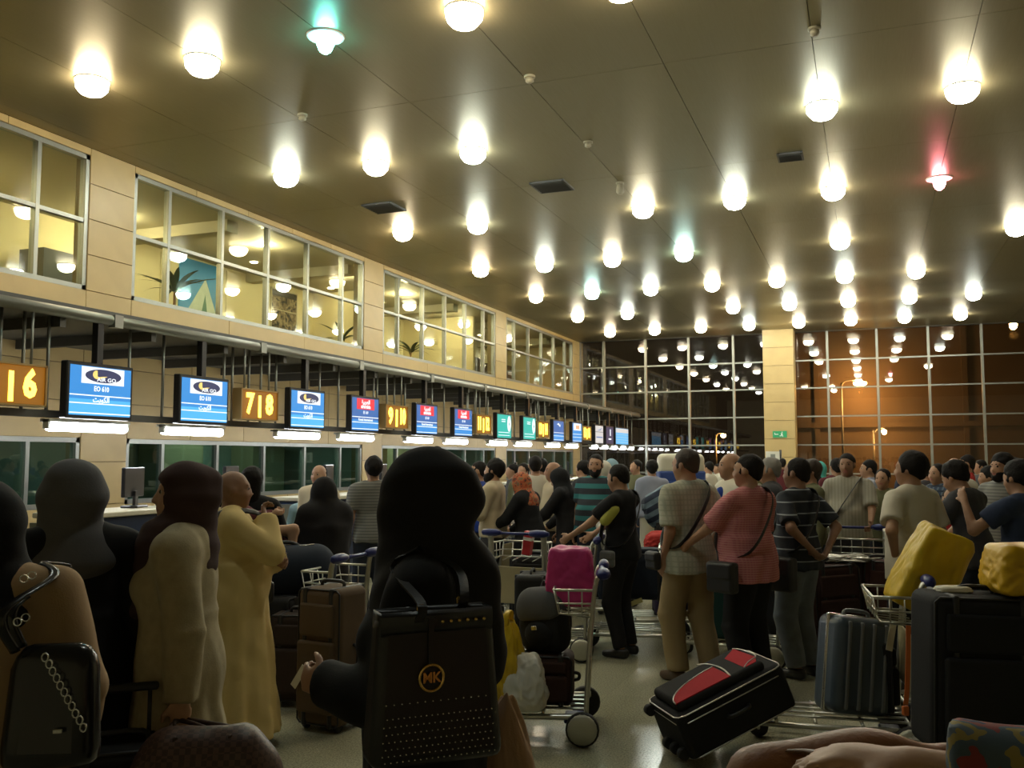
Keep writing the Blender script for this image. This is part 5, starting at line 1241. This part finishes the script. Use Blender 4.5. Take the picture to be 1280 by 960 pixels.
# --- right
w9, P9 = person(1142, 700, 6.9, 48, top=566, label='man in a white t-shirt with his hand on his hip', skinm=SK2, hair='thick', w=1.12, belly=.02, wear=[('tee', white_c, dict(hem=.80, sl=.75)), ('trousers', black)], pose=dict(hy=25, L=(-.20, -.02, .98), Lp=(-1, -.75, 0), Rr=(.24, .2, 1.0)), hang={'L': (.9, .3, 0)})
p28 = person(1191, 680, 8.2, 200, H=1.42, label='boy in a red shirt beyond the yellow carrier bag', skinm=SK2, child=True, hair='short', wear=[('tee', red_c), ('trousers', jean)], pose=dict(L=(-.2, .3, 1.05), Rr=(.2, .3, 1.05)))
w10, P10 = person(1221, 690, 7.4, 62, top=574, label='young man in a dark grey t-shirt leaning on a trolley handle', skinm=SK2, hair='thick', wear=[('tee', dgrey, dict(hem=.84, sl=.7)), ('trousers', jean)], pose=dict(lean=10, hp=18, hy=10, L=(-.16, .50, 1.02), Lp=(-.3, -.4, -1), Rr=(.16, .48, 1.02)))
w11, P11 = person(1280, 700, 6.75, 55, top=577, label='man in a slate blue t-shirt at the right edge with raised hand', skinm=SK2, hair='thick', wear=[('tee', slateblue, dict(sl=.6)), ('trousers', jean)], pose=dict(hp=10, L=(-.24, .30, 1.42), Lp=(-.4, -.2, -1), Rr=(.2, .3, 1.0)))
p29 = person(1254, 640, 8.6, 140, top=568, label='moustached dark haired man facing left near the right edge', skinm=SK2, hair='thick', beard='short', wear=[('shirt', greyst), ('trousers', jean)])
p30 = person(1194, 620, 11.0, 20, top=572, label='balding man in a white shirt far behind the dark grey t-shirt', hair='rim', wear=[('shirt', white_c), ('trousers', dgrey)])
p31 = person(1209, 620, 12.5, 95, top=569, label='man in a bright red top far behind the leaning young man', hair='short', wear=[('tee', red_c), ('trousers', jean)])
p32 = person(1172, 620, 10.6, 140, top=580, label='person in a dark blue plaid shirt right of the white t-shirt', hair='short', wear=[('shirt', stripes('blue_plaid', (.03, .05, .09), (.10, .13, .17), 0, 18, .6, .85, (.02, .03, .05), 2, 18, .6)), ('trousers', jean)], pose=dict(Rr=(.15, .25, 1.4), Rp=(.6, 0, -1)))
p33 = person(1236, 620, 10.2, 100, top=584, label='person in a pale patterned top between red top and moustached man', hair='thick', wear=[('shirt', greyst), ('trousers', jean)])

# --- far crowd
FAR = [(753, 576, 11.5, 40, 'white_c', 'woman in a white headscarf right of the teal striped polo', 'hijab'), (764, 574, 13.0, 30, 'lblue', 'person in a light blue headscarf behind the black t-shirt man', 'hijab'),
       (795, 575, 15.0, 130, 'olive', 'man in an olive top with bent arm left of the lilac shirt', 'short'), (815, 576, 13.6, 10, 'lilac', 'man in a lilac shirt with dark strap and white trousers', 'thick'),
       (886, 577, 17.5, 60, 'white_c', 'person in white seen between plaid shirt and blue front', 'short'), (897, 580, 21.0, 120, 'white_c', 'small distant figure in white below the far street light', 'short'),
       (876, 582, 19.0, 90, 'dgrey', 'distant figure in dark clothes right of the kiosk', 'short'), (979, 573, 20.0, 0, 'maroon', 'distant dark head in front of the stone column', 'short'),
       (1024, 577, 15.0, 60, 'black', 'woman in an aqua headscarf beyond the striped polo', 'aqua'), (1046, 573, 12.6, 20, 'maroon', 'person in a maroon top behind the grey check shirt', 'short'),
       (1086, 575, 12.0, 100, 'lilac', 'man in a lilac grey top right of the grey check shirt', 'short'), (1104, 586, 10.2, 160, 'olive', 'shorter person in olive left of the white t-shirt', 'short'),
       (1158, 582, 13.5, 60, 'dgrey', 'distant man in dark grey over the white t-shirt shoulder', 'short'), (1128, 578, 16.0, 80, 'navy_c', 'distant man in navy hidden beyond the white t-shirt', 'short'),
       (1226, 575, 15.5, 110, 'dgrey', 'distant man in dark clothes below the right hand mullion', 'short'), (1268, 572, 13.0, 80, 'red_c', 'distant figure in red at the far right of the crowd', 'short'),
       (828, 580, 18.0, 70, 'navy_c', 'distant man in navy just left of the kiosk', 'short'), (728, 577, 13.5, 60, 'dgrey', 'dark haired figure behind the black headscarf and teal stripes', 'thick'),
       (640, 580, 14.5, 100, 'dgrey', 'dark figure at the counter right of the bearded man', 'short'), (580, 584, 13.2, 80, 'navy_c', 'figure in navy at the counter left of the blue polo', 'short'),
       (940, 578, 18.5, 30, 'olive', 'distant figure in olive above the pink shirt', 'short'), (1000, 576, 17.0, 90, 'white_c', 'distant figure in white right of the stone column foot', 'short')]
for (x, y, Z, a, c, lab, hr) in FAR:
    g = globals()[c]; wear = [('shirt', g), ('trousers', white_c if 'white trousers' in lab else jean)]
    if hr in ('hijab', 'aqua'): person(x, 620, Z, a, top=y, label=lab, fem=True, wear=[('coat', g if hr == 'hijab' else black, dict(hem=.15)), ('hijab', teal_h if hr == 'aqua' else g)], group=None)
    else: person(x, 620, Z, a, top=y, label=lab, hair=hr, wear=wear)

# --- person reaching in at the lower right corner
w12, P12 = person(1565, 900, 1.25, 128, H=1.70, label='person in a multicolour printed sleeve reaching in at the lower right corner', skinm=SK1, curl=.35, hair='short',
    wear=[('shirt', gaudy, dict(cuff=.88, e=.024, rip=.014, loose=.03)), ('trousers', jean)], pose=dict(L=(-.12, .50, 1.345), Lp=(-.6, 0, -.3), Rr=(.24, .05, .86)), hang={'L': (0, 0, -1)})

# ------------------------------------------------------------------ bags carried in front
def soft_prism(bm, wb, wt, d, h, bev=0.02, dt=None):
    bx(bm, (0, 0, h / 2), (wb, d, h), bev, 3)
    for v in bm.verts:
        t = v.co.z / h; v.co.x *= 1 + (wt / wb - 1) * t; v.co.y *= 1 + ((dt or d) / d - 1) * t
    return bm
bc = at(541, 850, 2.20)
t = tag(empty('tote_bag', (bc.x, bc.y, 1.005), (0, 0, PSI + R(24))), 'black leather tote bag with studs and round gold charm on a shoulder strap', 'bag'); t.scale = (.93, .93, .95)
bm = soft_prism(bmesh.new(), .345, .30, .11, .355, .03, .07)
for v in bm.verts: v.co += Vector((0, 0.012, 0.006)) * noise.noise(v.co * 9)
bmesh.ops.triangulate(bm, faces=bm.faces[:]); body = obj('bag_body', bm, black_lea, t).data
obj('rim_band', tube(bmesh.new(), [(-.145, -.036, .335), (.145, -.036, .335), (.145, .036, .335), (-.145, .036, .335)], .01, 6, True, flat=(.04, .006), up=(0, 0, 1)), black_lea, t)
from mathutils.bvhtree import BVHTree
bvh = BVHTree.FromPolygons([v.co.copy() for v in body.vertices], [tuple(p.vertices) for p in body.polygons])
def front(x, z): h_ = bvh.ray_cast(Vector((x, -1, z)), Vector((0, 1, 0))); return h_[0].y if h_[0] else -.05
sb = bmesh.new()
for i, (z, n) in enumerate(((.150, 14), (.118, 20), (.100, 20), (.083, 20), (.066, 20), (.050, 20), (.035, 20), (.020, 20))):
    for k in range(n):
        wz = .345 - .045 * z / .355; x = (-.5 + (k + .5 + .5 * (i % 2)) / (n + .5)) * (wz - .04)
        bmesh.ops.create_icosphere(sb, subdivisions=1, radius=.0021, matrix=Matrix.Translation((x, front(x, z) - .0005, z)))
tag(obj('studs', sb, silver, t), kind='stuff')
for k in range(6):
    bb = bmesh.new(); bmesh.ops.create_icosphere(bb, subdivisions=2, radius=.0048, matrix=Matrix.Translation((.01 + .022 * k, -.043, .335))); obj('gold_stud', bb, gold, t)
cy = front(-.02, .205) - .006
ch = obj('charm_ring', tube(bmesh.new(), [(.031 * math.cos(q), 0, .031 * math.sin(q)) for q in np.linspace(0, 2 * math.pi, 25)[:-1]], .0038, 8, True), gold, t, (-.02, cy, .205))
text('charm_letters', 'MK', .034, gold, ch, (0, -.001, 0), (math.pi / 2, 0, 0), .0016, .95, .001)
obj('charm_strap', tube(bmesh.new(), [(-.02, -.044, .345), (-.02, front(-.02, .28) - .004, .28), (-.02, cy, .236)], .008, 4, flat=(.014, .004), up=(1, 0, 0)), black_lea, t)
bpy.context.view_layer.update(); mw = t.matrix_world.inverted()
sh = mw @ pw(w5, P5, (-.135, -.01, 1.475)); shf = mw @ pw(w5, P5, (-.15, .06, 1.43)); shb = mw @ pw(w5, P5, (-.15, -.10, 1.43))
for nm, x0, mid, yo in (('shoulder_strap', -.05, shf, -.03), ('shoulder_strap', .08, shb, .03)):
    top = sh + Vector((0, yo * .4, .012 if yo < 0 else .002))
    pts = spline([(x0, yo * 1.2, .335), (x0 + (mid.x - x0) * .4, min(yo, mid.y - .04) - .01, .335 + (mid.z - .335) * .5), mid + Vector((0, -.02, .01)), top, top + Vector((0, .07, -.03)), top + Vector((0, .12, -.12))], 6)
    obj(nm, tube(bmesh.new(), pts, .01, 4, flat=(.024, .006), up=(1, 0, 0)), black_lea, t)
    obj('buckle', bx(bmesh.new(), (0, 0, 0), (.020, .006, .018), .003, 1), gold, t, (x0 + (mid.x - x0) * .12, yo - .018 if yo < 0 else yo, .372))

bc = at(68, 860, 2.50)
t = tag(empty('handbag', (bc.x, bc.y, .885), (0, 0, PSI + R(12))), 'shiny black handbag with chain trim beside the camel coat', 'bag')
bm = soft_prism(bmesh.new(), .26, .21, .14, .32, .06, .07)
for v in bm.verts: v.co += Vector((.01, .015, .008)) * noise.noise(v.co * 8)
obj('bag_body', bm, mat('glossy_black_leather', (.012, .012, .013), .22), t)
cb = bmesh.new()
for i in range(11):
    p = Vector((-.01 + .010 * i, -.062 - .001 * i, .30 - .018 * i)); tube(cb, [p + Vector((math.cos(q) * .008, .003 * (i % 2), math.sin(q) * .011)) for q in np.linspace(0, 5.5, 9)], .0022, 5, True)
obj('chain_trim', cb, silver, t)
obj('clasp', bx(bmesh.new(), (.03, -.075, .115), (.024, .006, .012), .002, 1), silver, t)
bpy.context.view_layer.update(); mw = t.matrix_world.inverted(); sh = mw @ pw(w1, P1, (.15, -.01, 1.478))
for yo in (-.05, .05):
    obj('strap', tube(bmesh.new(), spline([(-.09, yo * .6, .31), ((-.09 + sh.x) / 2 - .03, min(yo, sh.y + yo), .31 + (sh.z - .31) * .5), sh + Vector((.05, yo * 1.5, -.03)), sh + Vector((0, yo * .2, 0))], 6), .009, 6, flat=(.02, .008), up=(1, 0, 0)), M['glossy_black_leather'], t)
    for q in (.06, .17): obj('strap_ring', tube(bmesh.new(), [(.010 * math.cos(u_), 0, .010 * math.sin(u_)) for u_ in np.linspace(0, 6.2832, 13)[:-1]], .002, 6, True), silver, t, (-.09 + q * .1, yo * .7 - .01, .33 + q))

chk = bpy.data.materials.new('checked_brown_canvas'); chk.use_nodes = True; nt = chk.node_tree; b = nt.nodes['Principled BSDF']; b.inputs['Roughness'].default_value = .45
ck = nt.nodes.new('ShaderNodeTexChecker'); ck.inputs['Scale'].default_value = 55; ck.inputs[1].default_value = (.10, .055, .04, 1); ck.inputs[2].default_value = (.055, .03, .024, 1)
tcn = nt.nodes.new('ShaderNodeTexCoord'); nt.links.new(tcn.outputs['Object'], ck.inputs['Vector']); nt.links.new(ck.outputs[0], b.inputs['Base Color'])
bpy.context.view_layer.update(); hp_ = hand(w3, P3, 'L', .07); bc = at(258, 940, 3.24)
t = tag(empty('handbag', (bc.x, bc.y, .50), (0, 0, PSI + R(8))), 'brown checked canvas handbag held by the woman in the oatmeal tunic', 'bag')
F = Field((-.28, -.16, -.03), (.28, .16, .36), .011); F.cone((-.15, 0, .11), (.15, 0, .11), .11, .11, .03); F.cone((-.12, 0, .2), (.12, 0, .2), .085, .085, .06); F.below(0.0); F.ripple(.006, 20, 8)
obj('bag_body', F.mesh('bag'), chk, t); mw = Matrix.Translation(t.location) @ Matrix.Rotation(t.rotation_euler.z, 4, 'Z'); hl = mw.inverted() @ hp_
for yo in (-.06, .06): obj('handle', tube(bmesh.new(), spline([(-.09, yo, .26), (-.07 + hl.x * .5, yo + (hl.y - yo) * .4, .26 + (hl.z - .26) * .75), (hl.x, hl.y + yo * .15, hl.z), (.07 + hl.x * .5, yo + (hl.y - yo) * .4, .26 + (hl.z - .26) * .75), (.09, yo, .26)], 6), .009, 8), mat('handle_brown_leather', (.05, .028, .02), .5), t)
obj('zip_ring', tube(bmesh.new(), [(.015 * math.cos(u_), 0, .015 * math.sin(u_)) for u_ in np.linspace(0, 6.2832, 15)[:-1]], .003, 6, True), chrome, t, (-.2, -.10, .17))

bc = at(632, 930, 2.62)
blob_bag('cloth_bag', (bc.x, bc.y, .58), (0, 0, PSI), (.20, .16, .46), cloth('peach', (.46, .30, .19)), 'peach cloth bag hanging behind the studded tote', 'bag', 5, .75, .03)
bc = at(150, 940, 3.28)
suitcase('cabin_case', (bc.x, bc.y, 0), (0, 0, PSI + R(20)), .34, .24, .72, fabric('black', (.013, .013, .014)), 'small black wheeled case between black coat and oatmeal tunic', pole=True)
bc = at(1050, 950, 1.42)
t = tag(empty('handbag', (bc.x, bc.y, .93), (0, 0, PSI + R(6))), 'tan leather bag with thin strap in the lower right foreground', 'bag')
F = Field((-.28, -.14, -.03), (.28, .14, .44), .011); F.ell((0, 0, .16), (.20, .085, .20), None, .04); F.cone((-.13, 0, .305), (.17, 0, .315), .032, .03, .07); F.cone((-.16, 0, .04), (.16, 0, .04), .075, .075, .05); F.below(0.0); F.ripple(.010, 22, 4)
obj('bag_body', F.mesh('bag'), tan_lea, t)
obj('strap', tube(bmesh.new(), spline([(-.10, .0, .335), (-.05, -.06, .345), (.0, -.10, .29), (.04, -.11, .20), (.03, -.1, .1)], 6), .008, 6, flat=(.016, .006), up=(1, 0, 0)), mat('dark_tan_strap', (.14, .06, .025), .5), t)
obj('strap', tube(bmesh.new(), spline([(-.16, -.03, .30), (-.05, -.085, .29), (.08, -.085, .30), (.17, -.03, .315)], 6), .006, 6), M['dark_tan_strap'], t)
suitcase('suitcase', (bc.x, bc.y + .02, 0), (0, 0, PSI + R(6)), .5, .32, .925, fabric('umber', (.05, .03, .02)), 'umber case under the tan leather bag at the bottom edge')

# ------------------------------------------------------------------ trolleys and their loads
T1 = trolley(wheel_at(728, 934, -1, 84), 84, 'luggage trolley with yellow and white plastic bags, nearest in the middle')
q = on(T1, (.0, -.11, .185)); suitcase('suitcase', q, (0, 0, wyaw(84) + R(-90)), .38, .30, .30, fabric('oxblood', (.045, .02, .014)), 'small dark brown case at the foot of the trolley with the yellow bag', wheels=False)
q = on(T1, (-.02, -.14, .485)); backpack(q, (0, R(-8), wyaw(84) + R(-118)), fabric('pack_black', (.015, .015, .016)), fabric('pack_grey', (.085, .085, .09)), 'black backpack with a grey flap on top of the dark brown case', .82)
yel = mat('yellow_plastic', (.62, .42, .012), .42, bump=.05, bscale=30); wpl = mat('white_plastic', (.55, .55, .50), .42, bump=.05, bscale=30); pinkp = mat('pink_plastic', (.52, .03, .19), .45)
q = on(T1, (-.20, .09, .19)); blob_bag('carrier_bag', q, (0, R(-10), wyaw(70)), (.28, .26, .54), yel, 'yellow plastic bag at the front of the middle trolley', 'bag', 2, .45, .07, handles=.06)
q = on(T1, (-.36, -.02, .20)); blob_bag('carrier_bag', q, (0, R(12), wyaw(80)), (.18, .26, .33), wpl, 'white plastic bag between the yellow bag and dark brown case', 'bag', 9, .45, .075)
T2 = trolley(wheel_at(612, 797, -1, -24), -24, 'trolley with a beige advert panel right of the large black figure')
q = on(T2, (.05, -.33, .79)); box_m = mat('red_tin', (.45, .02, .03), .4)
t = tag(empty('carton', q, (0, R(8), 0)), 'tall red carton in the basket of the trolley with the beige panel', 'box'); box('carton_body', (0, 0, .11), (.08, .08, .22), box_m, t, .004, 1); box('label_band', (0, -.001, .15), (.082, .084, .03), wpl, t)
q = on(T2, (0, .0, .185)); suitcase('suitcase', q, (0, 0, wyaw(-24)), .44, .28, .56, fabric('dark', (.018, .017, .017)), 'black case on the trolley with the beige panel', wheels=False)
q = on(T2, (0, .30, .185)); duffel(q, (0, 0, wyaw(20)), .5, .12, fabric('charcoal', (.03, .03, .033)), 'charcoal holdall at the front of the trolley with the beige panel', black_pl)
T3 = trolley(wheel_at(727, 828, -1, 80), 80, 'trolley whose handle the man with yellow sleeve trim is holding')
q = on(T1, (0, -.28, .775)); blob_bag('carrier_bag', q, (0, 0, wyaw(84)), (.22, .30, .36), pinkp, 'bright pink carrier bag in the basket of the middle trolley', 'bag', 4, .16, .035, square=9)
q = on(T3, (0, .10, .185)); suitcase('suitcase', q, (0, 0, wyaw(80)), .46, .26, .5, fabric('dark', (.018, .017, .017)), 'black case on the trolley pushed by the man with yellow trim', wheels=False)
T3b = trolley(wheel_at(850, 820, -1, 80), 80, 'trolley under the navy case in front of the plaid shirt man')
q = on(T3b, (-.05, .02, .19)); navyl = fabric('navy', (.012, .018, .032)); s5 = suitcase('suitcase', q + Vector((0, 0, .44)), (R(-90), 0, wyaw(76) + R(-90)), .68, .42, .40, navyl, 'large navy case lying on a trolley with a yellow tag', wheels=False, papertag=None)
bpy.context.view_layer.update(); mi = s5.matrix_world.inverted()
k = obj('luggage_tag', bx(bmesh.new(), (0, 0, 0), (.04, .006, .22)), mat('tag_yellow', (.5, .45, .18), .6), s5); k.matrix_local = mi @ Matrix.Translation(on(T3b, (-.275, .06, .42))) @ Euler((0, R(68), wyaw(80) + R(-90))).to_matrix().to_4x4()
T4 = trolley(wheel_at(1140, 955, -1, 76), 76, 'trolley with the blue grey hard case and big yellow bag')
q = on(T4, (-.06, -.07, .19)); suitcase('suitcase', q, (R(-4), R(9), wyaw(76) + R(-58)), .40, .24, .56, mat('blue_grey_shell', (.055, .075, .10), .35), 'blue grey hard shell case with pale ribs on a trolley', style='hard', trim=mat('grey_shell_trim', (.16, .17, .18), .4), wheels=False, papertag=(.12, .84, 8))
q = on(T4, (.0, -.42, .80)); blob_bag('carrier_bag', q, (R(4), R(27), PSI), (.31, .24, .52), yel, 'big bulging yellow carrier bag in a basket', 'bag', 12, .10, .03, square=9)
q = on(T4, (0.12, -.22, .19)); suitcase('suitcase', q, (0, 0, wyaw(76)), .34, .2, .42, fabric('dark', (.018, .017, .017)), 'black case behind the blue grey hard shell case', wheels=False)
T5 = trolley(ground(1252, 985), 80, 'trolley under the huge black case at the right edge')
q = on(T5, (0, .12, .19)); suitcase('suitcase', q, (0, R(2), wyaw(80) + R(-82)), .56, .34, .80, fabric('black', (.013, .013, .014)), 'huge black soft case at the right edge', wheels=False)
q = on(T5, (0, .20, .99)); blob_bag('paper_parcel', q, (0, 0, PSI), (.18, .12, .035), tagm, 'flat cream packet lying on the huge black case', 'parcel', 3, .1, .03)
t = tag(empty('luggage_strap', on(T5, (-.05, .44, .2)), (0, 0, PSI)), 'orange strap hanging down the huge black case', 'strap'); obj('webbing', tube(bmesh.new(), spline([(0, 0, .62), (-.02, -.03, .45), (-.03, -.03, .3), (-.04, -.03, .22)], 4), .01, 4, flat=(.025, .004), up=(1, 0, 0)), mat('orange_webbing', (.55, .13, .02), .6), t); box('buckle', (-.042, -.03, .19), (.035, .02, .05), M['orange_webbing'], t, .005, 1)
q = on(T5, (.0, -.12, .99)); blob_bag('carrier_bag', (q.x, q.y, .99), (0, 0, PSI), (.30, .3, .26), mat('amber_plastic', (.62, .37, .01), .42, bump=.05, bscale=30), 'amber yellow plastic bag at the right edge', 'bag', 6, .15, .035, square=6)
T7 = trolley(at(1226, 700, 6.1), 84, 'trolley with blue grips in front of the leaning young man')
T8 = trolley(at(1072, 700, 9.0), 160, 'trolley pushed by the man in the grey check shirt')
q = on(T8, (0, .0, .185)); suitcase('suitcase', q, (0, 0, wyaw(160)), .46, .3, .5, fabric('dark', (.018, .017, .017)), 'dark case on the trolley of the grey check shirt man', wheels=False)
T9 = trolley(at(924, 800, 8.0), 62, 'trolley held by the man in the pink shirt')
q = on(T9, (0, .05, .185)); suitcase('suitcase', q, (0, 0, wyaw(58)), .46, .3, .62, fabric('bottle_green', (.012, .05, .05)), 'bottle green case on the trolley of the pink shirt man', wheels=False)
T10 = trolley(at(182, 700, 6.6), 20, 'empty trolley behind the woman in the oatmeal tunic')
T11 = trolley(at(478, 700, 8.35), 60, 'trolley with a white plastic bag left of the large black figure')
q = on(T11, (0, -.31, .775)); blob_bag('carrier_bag', q, (0, 0, PSI), (.34, .26, .34), wpl, 'white plastic bag in the basket left of the large black figure', 'bag', 14, .4, .07)
T12 = trolley(at(372, 760, 6.9), 70, 'trolley under the navy duffel bag behind the brown suitcase')
q = on(T12, (0, .08, .185)); suitcase('suitcase', q, (0, 0, wyaw(70)), .48, .32, .52, fabric('dark', (.018, .017, .017)), 'black case under the navy duffel bag', wheels=False)
q = on(T12, (.0, .12, .70)); duffel(q, (0, R(-6), PSI + R(10)), .74, .17, fabric('navy', (.012, .018, .032)), 'navy duffel bag on top of a trolley load', black_pl)
T13 = trolley(at(728, 700, 9.9), 82, 'trolley carrying the white plastic bag in front of the black clad woman')
q = on(T13, (0, -.32, .80)); blob_bag('carrier_bag', q, (0, R(8), PSI), (.36, .26, .42), wpl, 'white plastic bag in front of the black clad woman', 'bag', 21, .45, .10)
T14 = trolley(at(596, 690, 11.3), 70, 'trolley with a red bundle behind the large black figure')
q = on(T14, (0, .0, .185)); suitcase('suitcase', q, (0, 0, wyaw(70)), .46, .3, .6, fabric('dark', (.018, .017, .017)), 'black case on the trolley with the red bundle', wheels=False)
q = on(T14, (0, .02, .78)); blob_bag('bundle', q, (0, 0, PSI), (.5, .3, .22), red_c, 'red cloth bundle on a trolley behind the large black figure', 'bag', 31, .2, .07)
hb = hand(p19[0], p19[1], 'L', .07); blob_bag('carrier_bag', (hb.x, hb.y, hb.z - .36), (0, 0, PSI), (.24, .2, .34), lblue, 'light blue cloth bag held by the floral headscarf woman', 'bag', 33, .5, .05, handles=.03)
T16 = trolley(at(838, 690, 9.2), 85, 'trolley stacked with red and purple bundles before the kiosk')
q = on(T16, (0, .02, .185)); suitcase('suitcase', q, (0, 0, wyaw(85)), .46, .3, .58, fabric('purple', (.03, .02, .06)), 'purple case on the trolley before the kiosk', wheels=False)
q = on(T16, (0, .05, .775)); blob_bag('bundle', q, (0, 0, PSI), (.40, .3, .2), red_c, 'red bundle on top of the purple case', 'bag', 35, .2, .06)
q = at(840, 620, 10.7); blob_bag('sack', (q.x, q.y, .98), (0, R(-30), PSI), (.5, .34, .40), stripes('striped_sack', (.02, .03, .06), (.14, .20, .26), 2, 9, .5), 'striped blue sack stacked by the kiosk', 'bag', 36, .2, .04)
T17 = trolley(at(842, 690, 10.7), 85, 'trolley under the striped blue sack'); q = on(T17, (0, .0, .185)); suitcase('suitcase', q, (0, 0, wyaw(85)), .5, .4, .78, fabric('dark', (.018, .017, .017)), 'black case under the striped blue sack', wheels=False)

# --- cases standing on the floor
g = ground(414, 908); suitcase('suitcase', (g.x, g.y, 0), (0, 0, PSI + R(-28)), .34, .30, .88, fabric('umber_brown', (.105, .070, .040)), 'tall brown soft suitcase with dark straps and a white tag', trim=black_pl, papertag=(-.10, .36, 35))
g = ground(362, 885); suitcase('suitcase', (g.x, g.y + .15, 0), (0, 0, PSI + R(-4)), .42, .26, .62, fabric('cocoa', (.04, .025, .018)), 'lower dark brown suitcase behind the cream robe')
g = ground(1044, 818); suitcase('suitcase', (g.x, g.y, 0), (0, R(-3), PSI + R(8)), .42, .30, .78, fabric('maroon_brown', (.045, .022, .018)), 'tall maroon brown suitcase left of a similar one')
g = ground(1090, 814); t = suitcase('suitcase', (g.x + .03, g.y, 0), (0, R(4), PSI + R(4)), .40, .30, .80, fabric('red_brown', (.060, .024, .020)), 'tall red brown suitcase beside the white t-shirt man')
blob_bag('film_wrap', (g.x - .2, g.y - .12, .79), (0, 0, PSI), (.46, .26, .05), mat('clear_film', (.5, .48, .42), .2), 'crumpled clear plastic wrap on the two tall suitcases', 'wrap', 41, .1, .22)
# black and red case tipped over against the trolley rails
redp = fabric('red_panel', (.40, .012, .022)); blk = fabric('black', (.013, .013, .014)); piping = mat('silver_piping', (.62, .60, .56), .3, .6)
g = ground(868, 962)
t = tag(empty('suitcase', (g.x, g.y, .03), (R(-58), R(-24), PSI + R(-22))), 'black case with red panels and silver piping tipped over on the floor', 'suitcase')
# local frame: X along the length (wheels end at x=0), Y depth, Z up through the front face
t.rotation_euler = (R(0), R(-22), PSI + R(14))
LL, DD, HH = .70, .44, .27
obj('shell', bx(bmesh.new(), (LL / 2, DD / 2, HH / 2), (LL, DD, HH), .035, 3), blk, t)
bm = bmesh.new(); bx(bm, (LL * .47, DD / 2, HH + .02), (LL * .82, DD * .84, .06), .028, 4); obj('front_pocket', bm, blk, t)
def outline(z, k, c=.05): return [(k + c * .3, k + c * .3, z)] + [(k, k + c, z), (k, DD - k - c, z), (k + c * .3, DD - k - c * .3, z), (k + c, DD - k, z), (LL - k - c, DD - k, z), (LL - k - c * .3, DD - k - c * .3, z), (LL - k, DD - k - c, z), (LL - k, k + c, z), (LL - k - c * .3, k + c * .3, z), (LL - k - c, k, z), (k + c, k, z)]
for z in (HH - .012, HH - .055, .015): obj('piping', tube(bmesh.new(), outline(z, 0.002), .0042, 6, True), piping, t)
def plate(name, pts, z, m_, th=.006):
    bm = bmesh.new(); a = [bm.verts.new((p[0], p[1], z)) for p in pts]; c = [bm.verts.new((p[0], p[1], z + th)) for p in pts]; n = len(pts)
    bm.faces.new(a[::-1]); bm.faces.new(c)
    for i in range(n): bm.faces.new((a[i], a[(i + 1) % n], c[(i + 1) % n], c[i]))
    bmesh.ops.recalc_face_normals(bm, faces=bm.faces[:]); return obj(name, bm, m_, t)
arc = [(.04 + .36 * (1 - math.cos(q)), .05 + .22 * math.sin(q)) for q in np.linspace(0, math.pi / 2, 10)]
plate('red_panel', arc + [(.40, .05)], HH + .046, redp)
plate('red_panel', [(.50, .06), (.50, .30), (.60, .37), (.61, .12), (.58, .06)], HH + .046, redp)
obj('piping', tube(bmesh.new(), spline([(x, y, HH + .053) for x, y in arc], 2), .004, 6), piping, t)
obj('piping', tube(bmesh.new(), spline([(.40, .05, HH + .052), (.42, .2, HH + .054), (.40, .34, HH + .052), (.36, .40, HH + .05)], 4), .005, 6), piping, t)
obj('piping', tube(bmesh.new(), spline([(.50, .06, HH + .052), (.55, .10, HH + .053), (.62, .13, HH + .053), (.62, .30, HH + .052), (.60, .38, HH + .05)], 4), .004, 6), piping, t)
for y in (.06, .16, .26, .38): obj('wheel', cyl(bmesh.new(), (-.02, y - .02, .05 if y < .3 else .22), (-.02, y + .02, .05 if y < .3 else .22), .032, n=14), rubber, t)
obj('side_handle', tube(bmesh.new(), spline([(LL * .4, -.002, HH * .55), (LL * .43, -.03, HH * .55), (LL * .57, -.03, HH * .55), (LL * .6, -.002, HH * .55)], 4), .011, 8), black_pl, t)
obj('top_handle', tube(bmesh.new(), spline([(LL - .002, DD * .35, HH * .5), (LL + .03, DD * .4, HH * .5), (LL + .03, DD * .6, HH * .5), (LL - .002, DD * .65, HH * .5)], 4), .011, 8), black_pl, t)
bpy.context.view_layer.update()
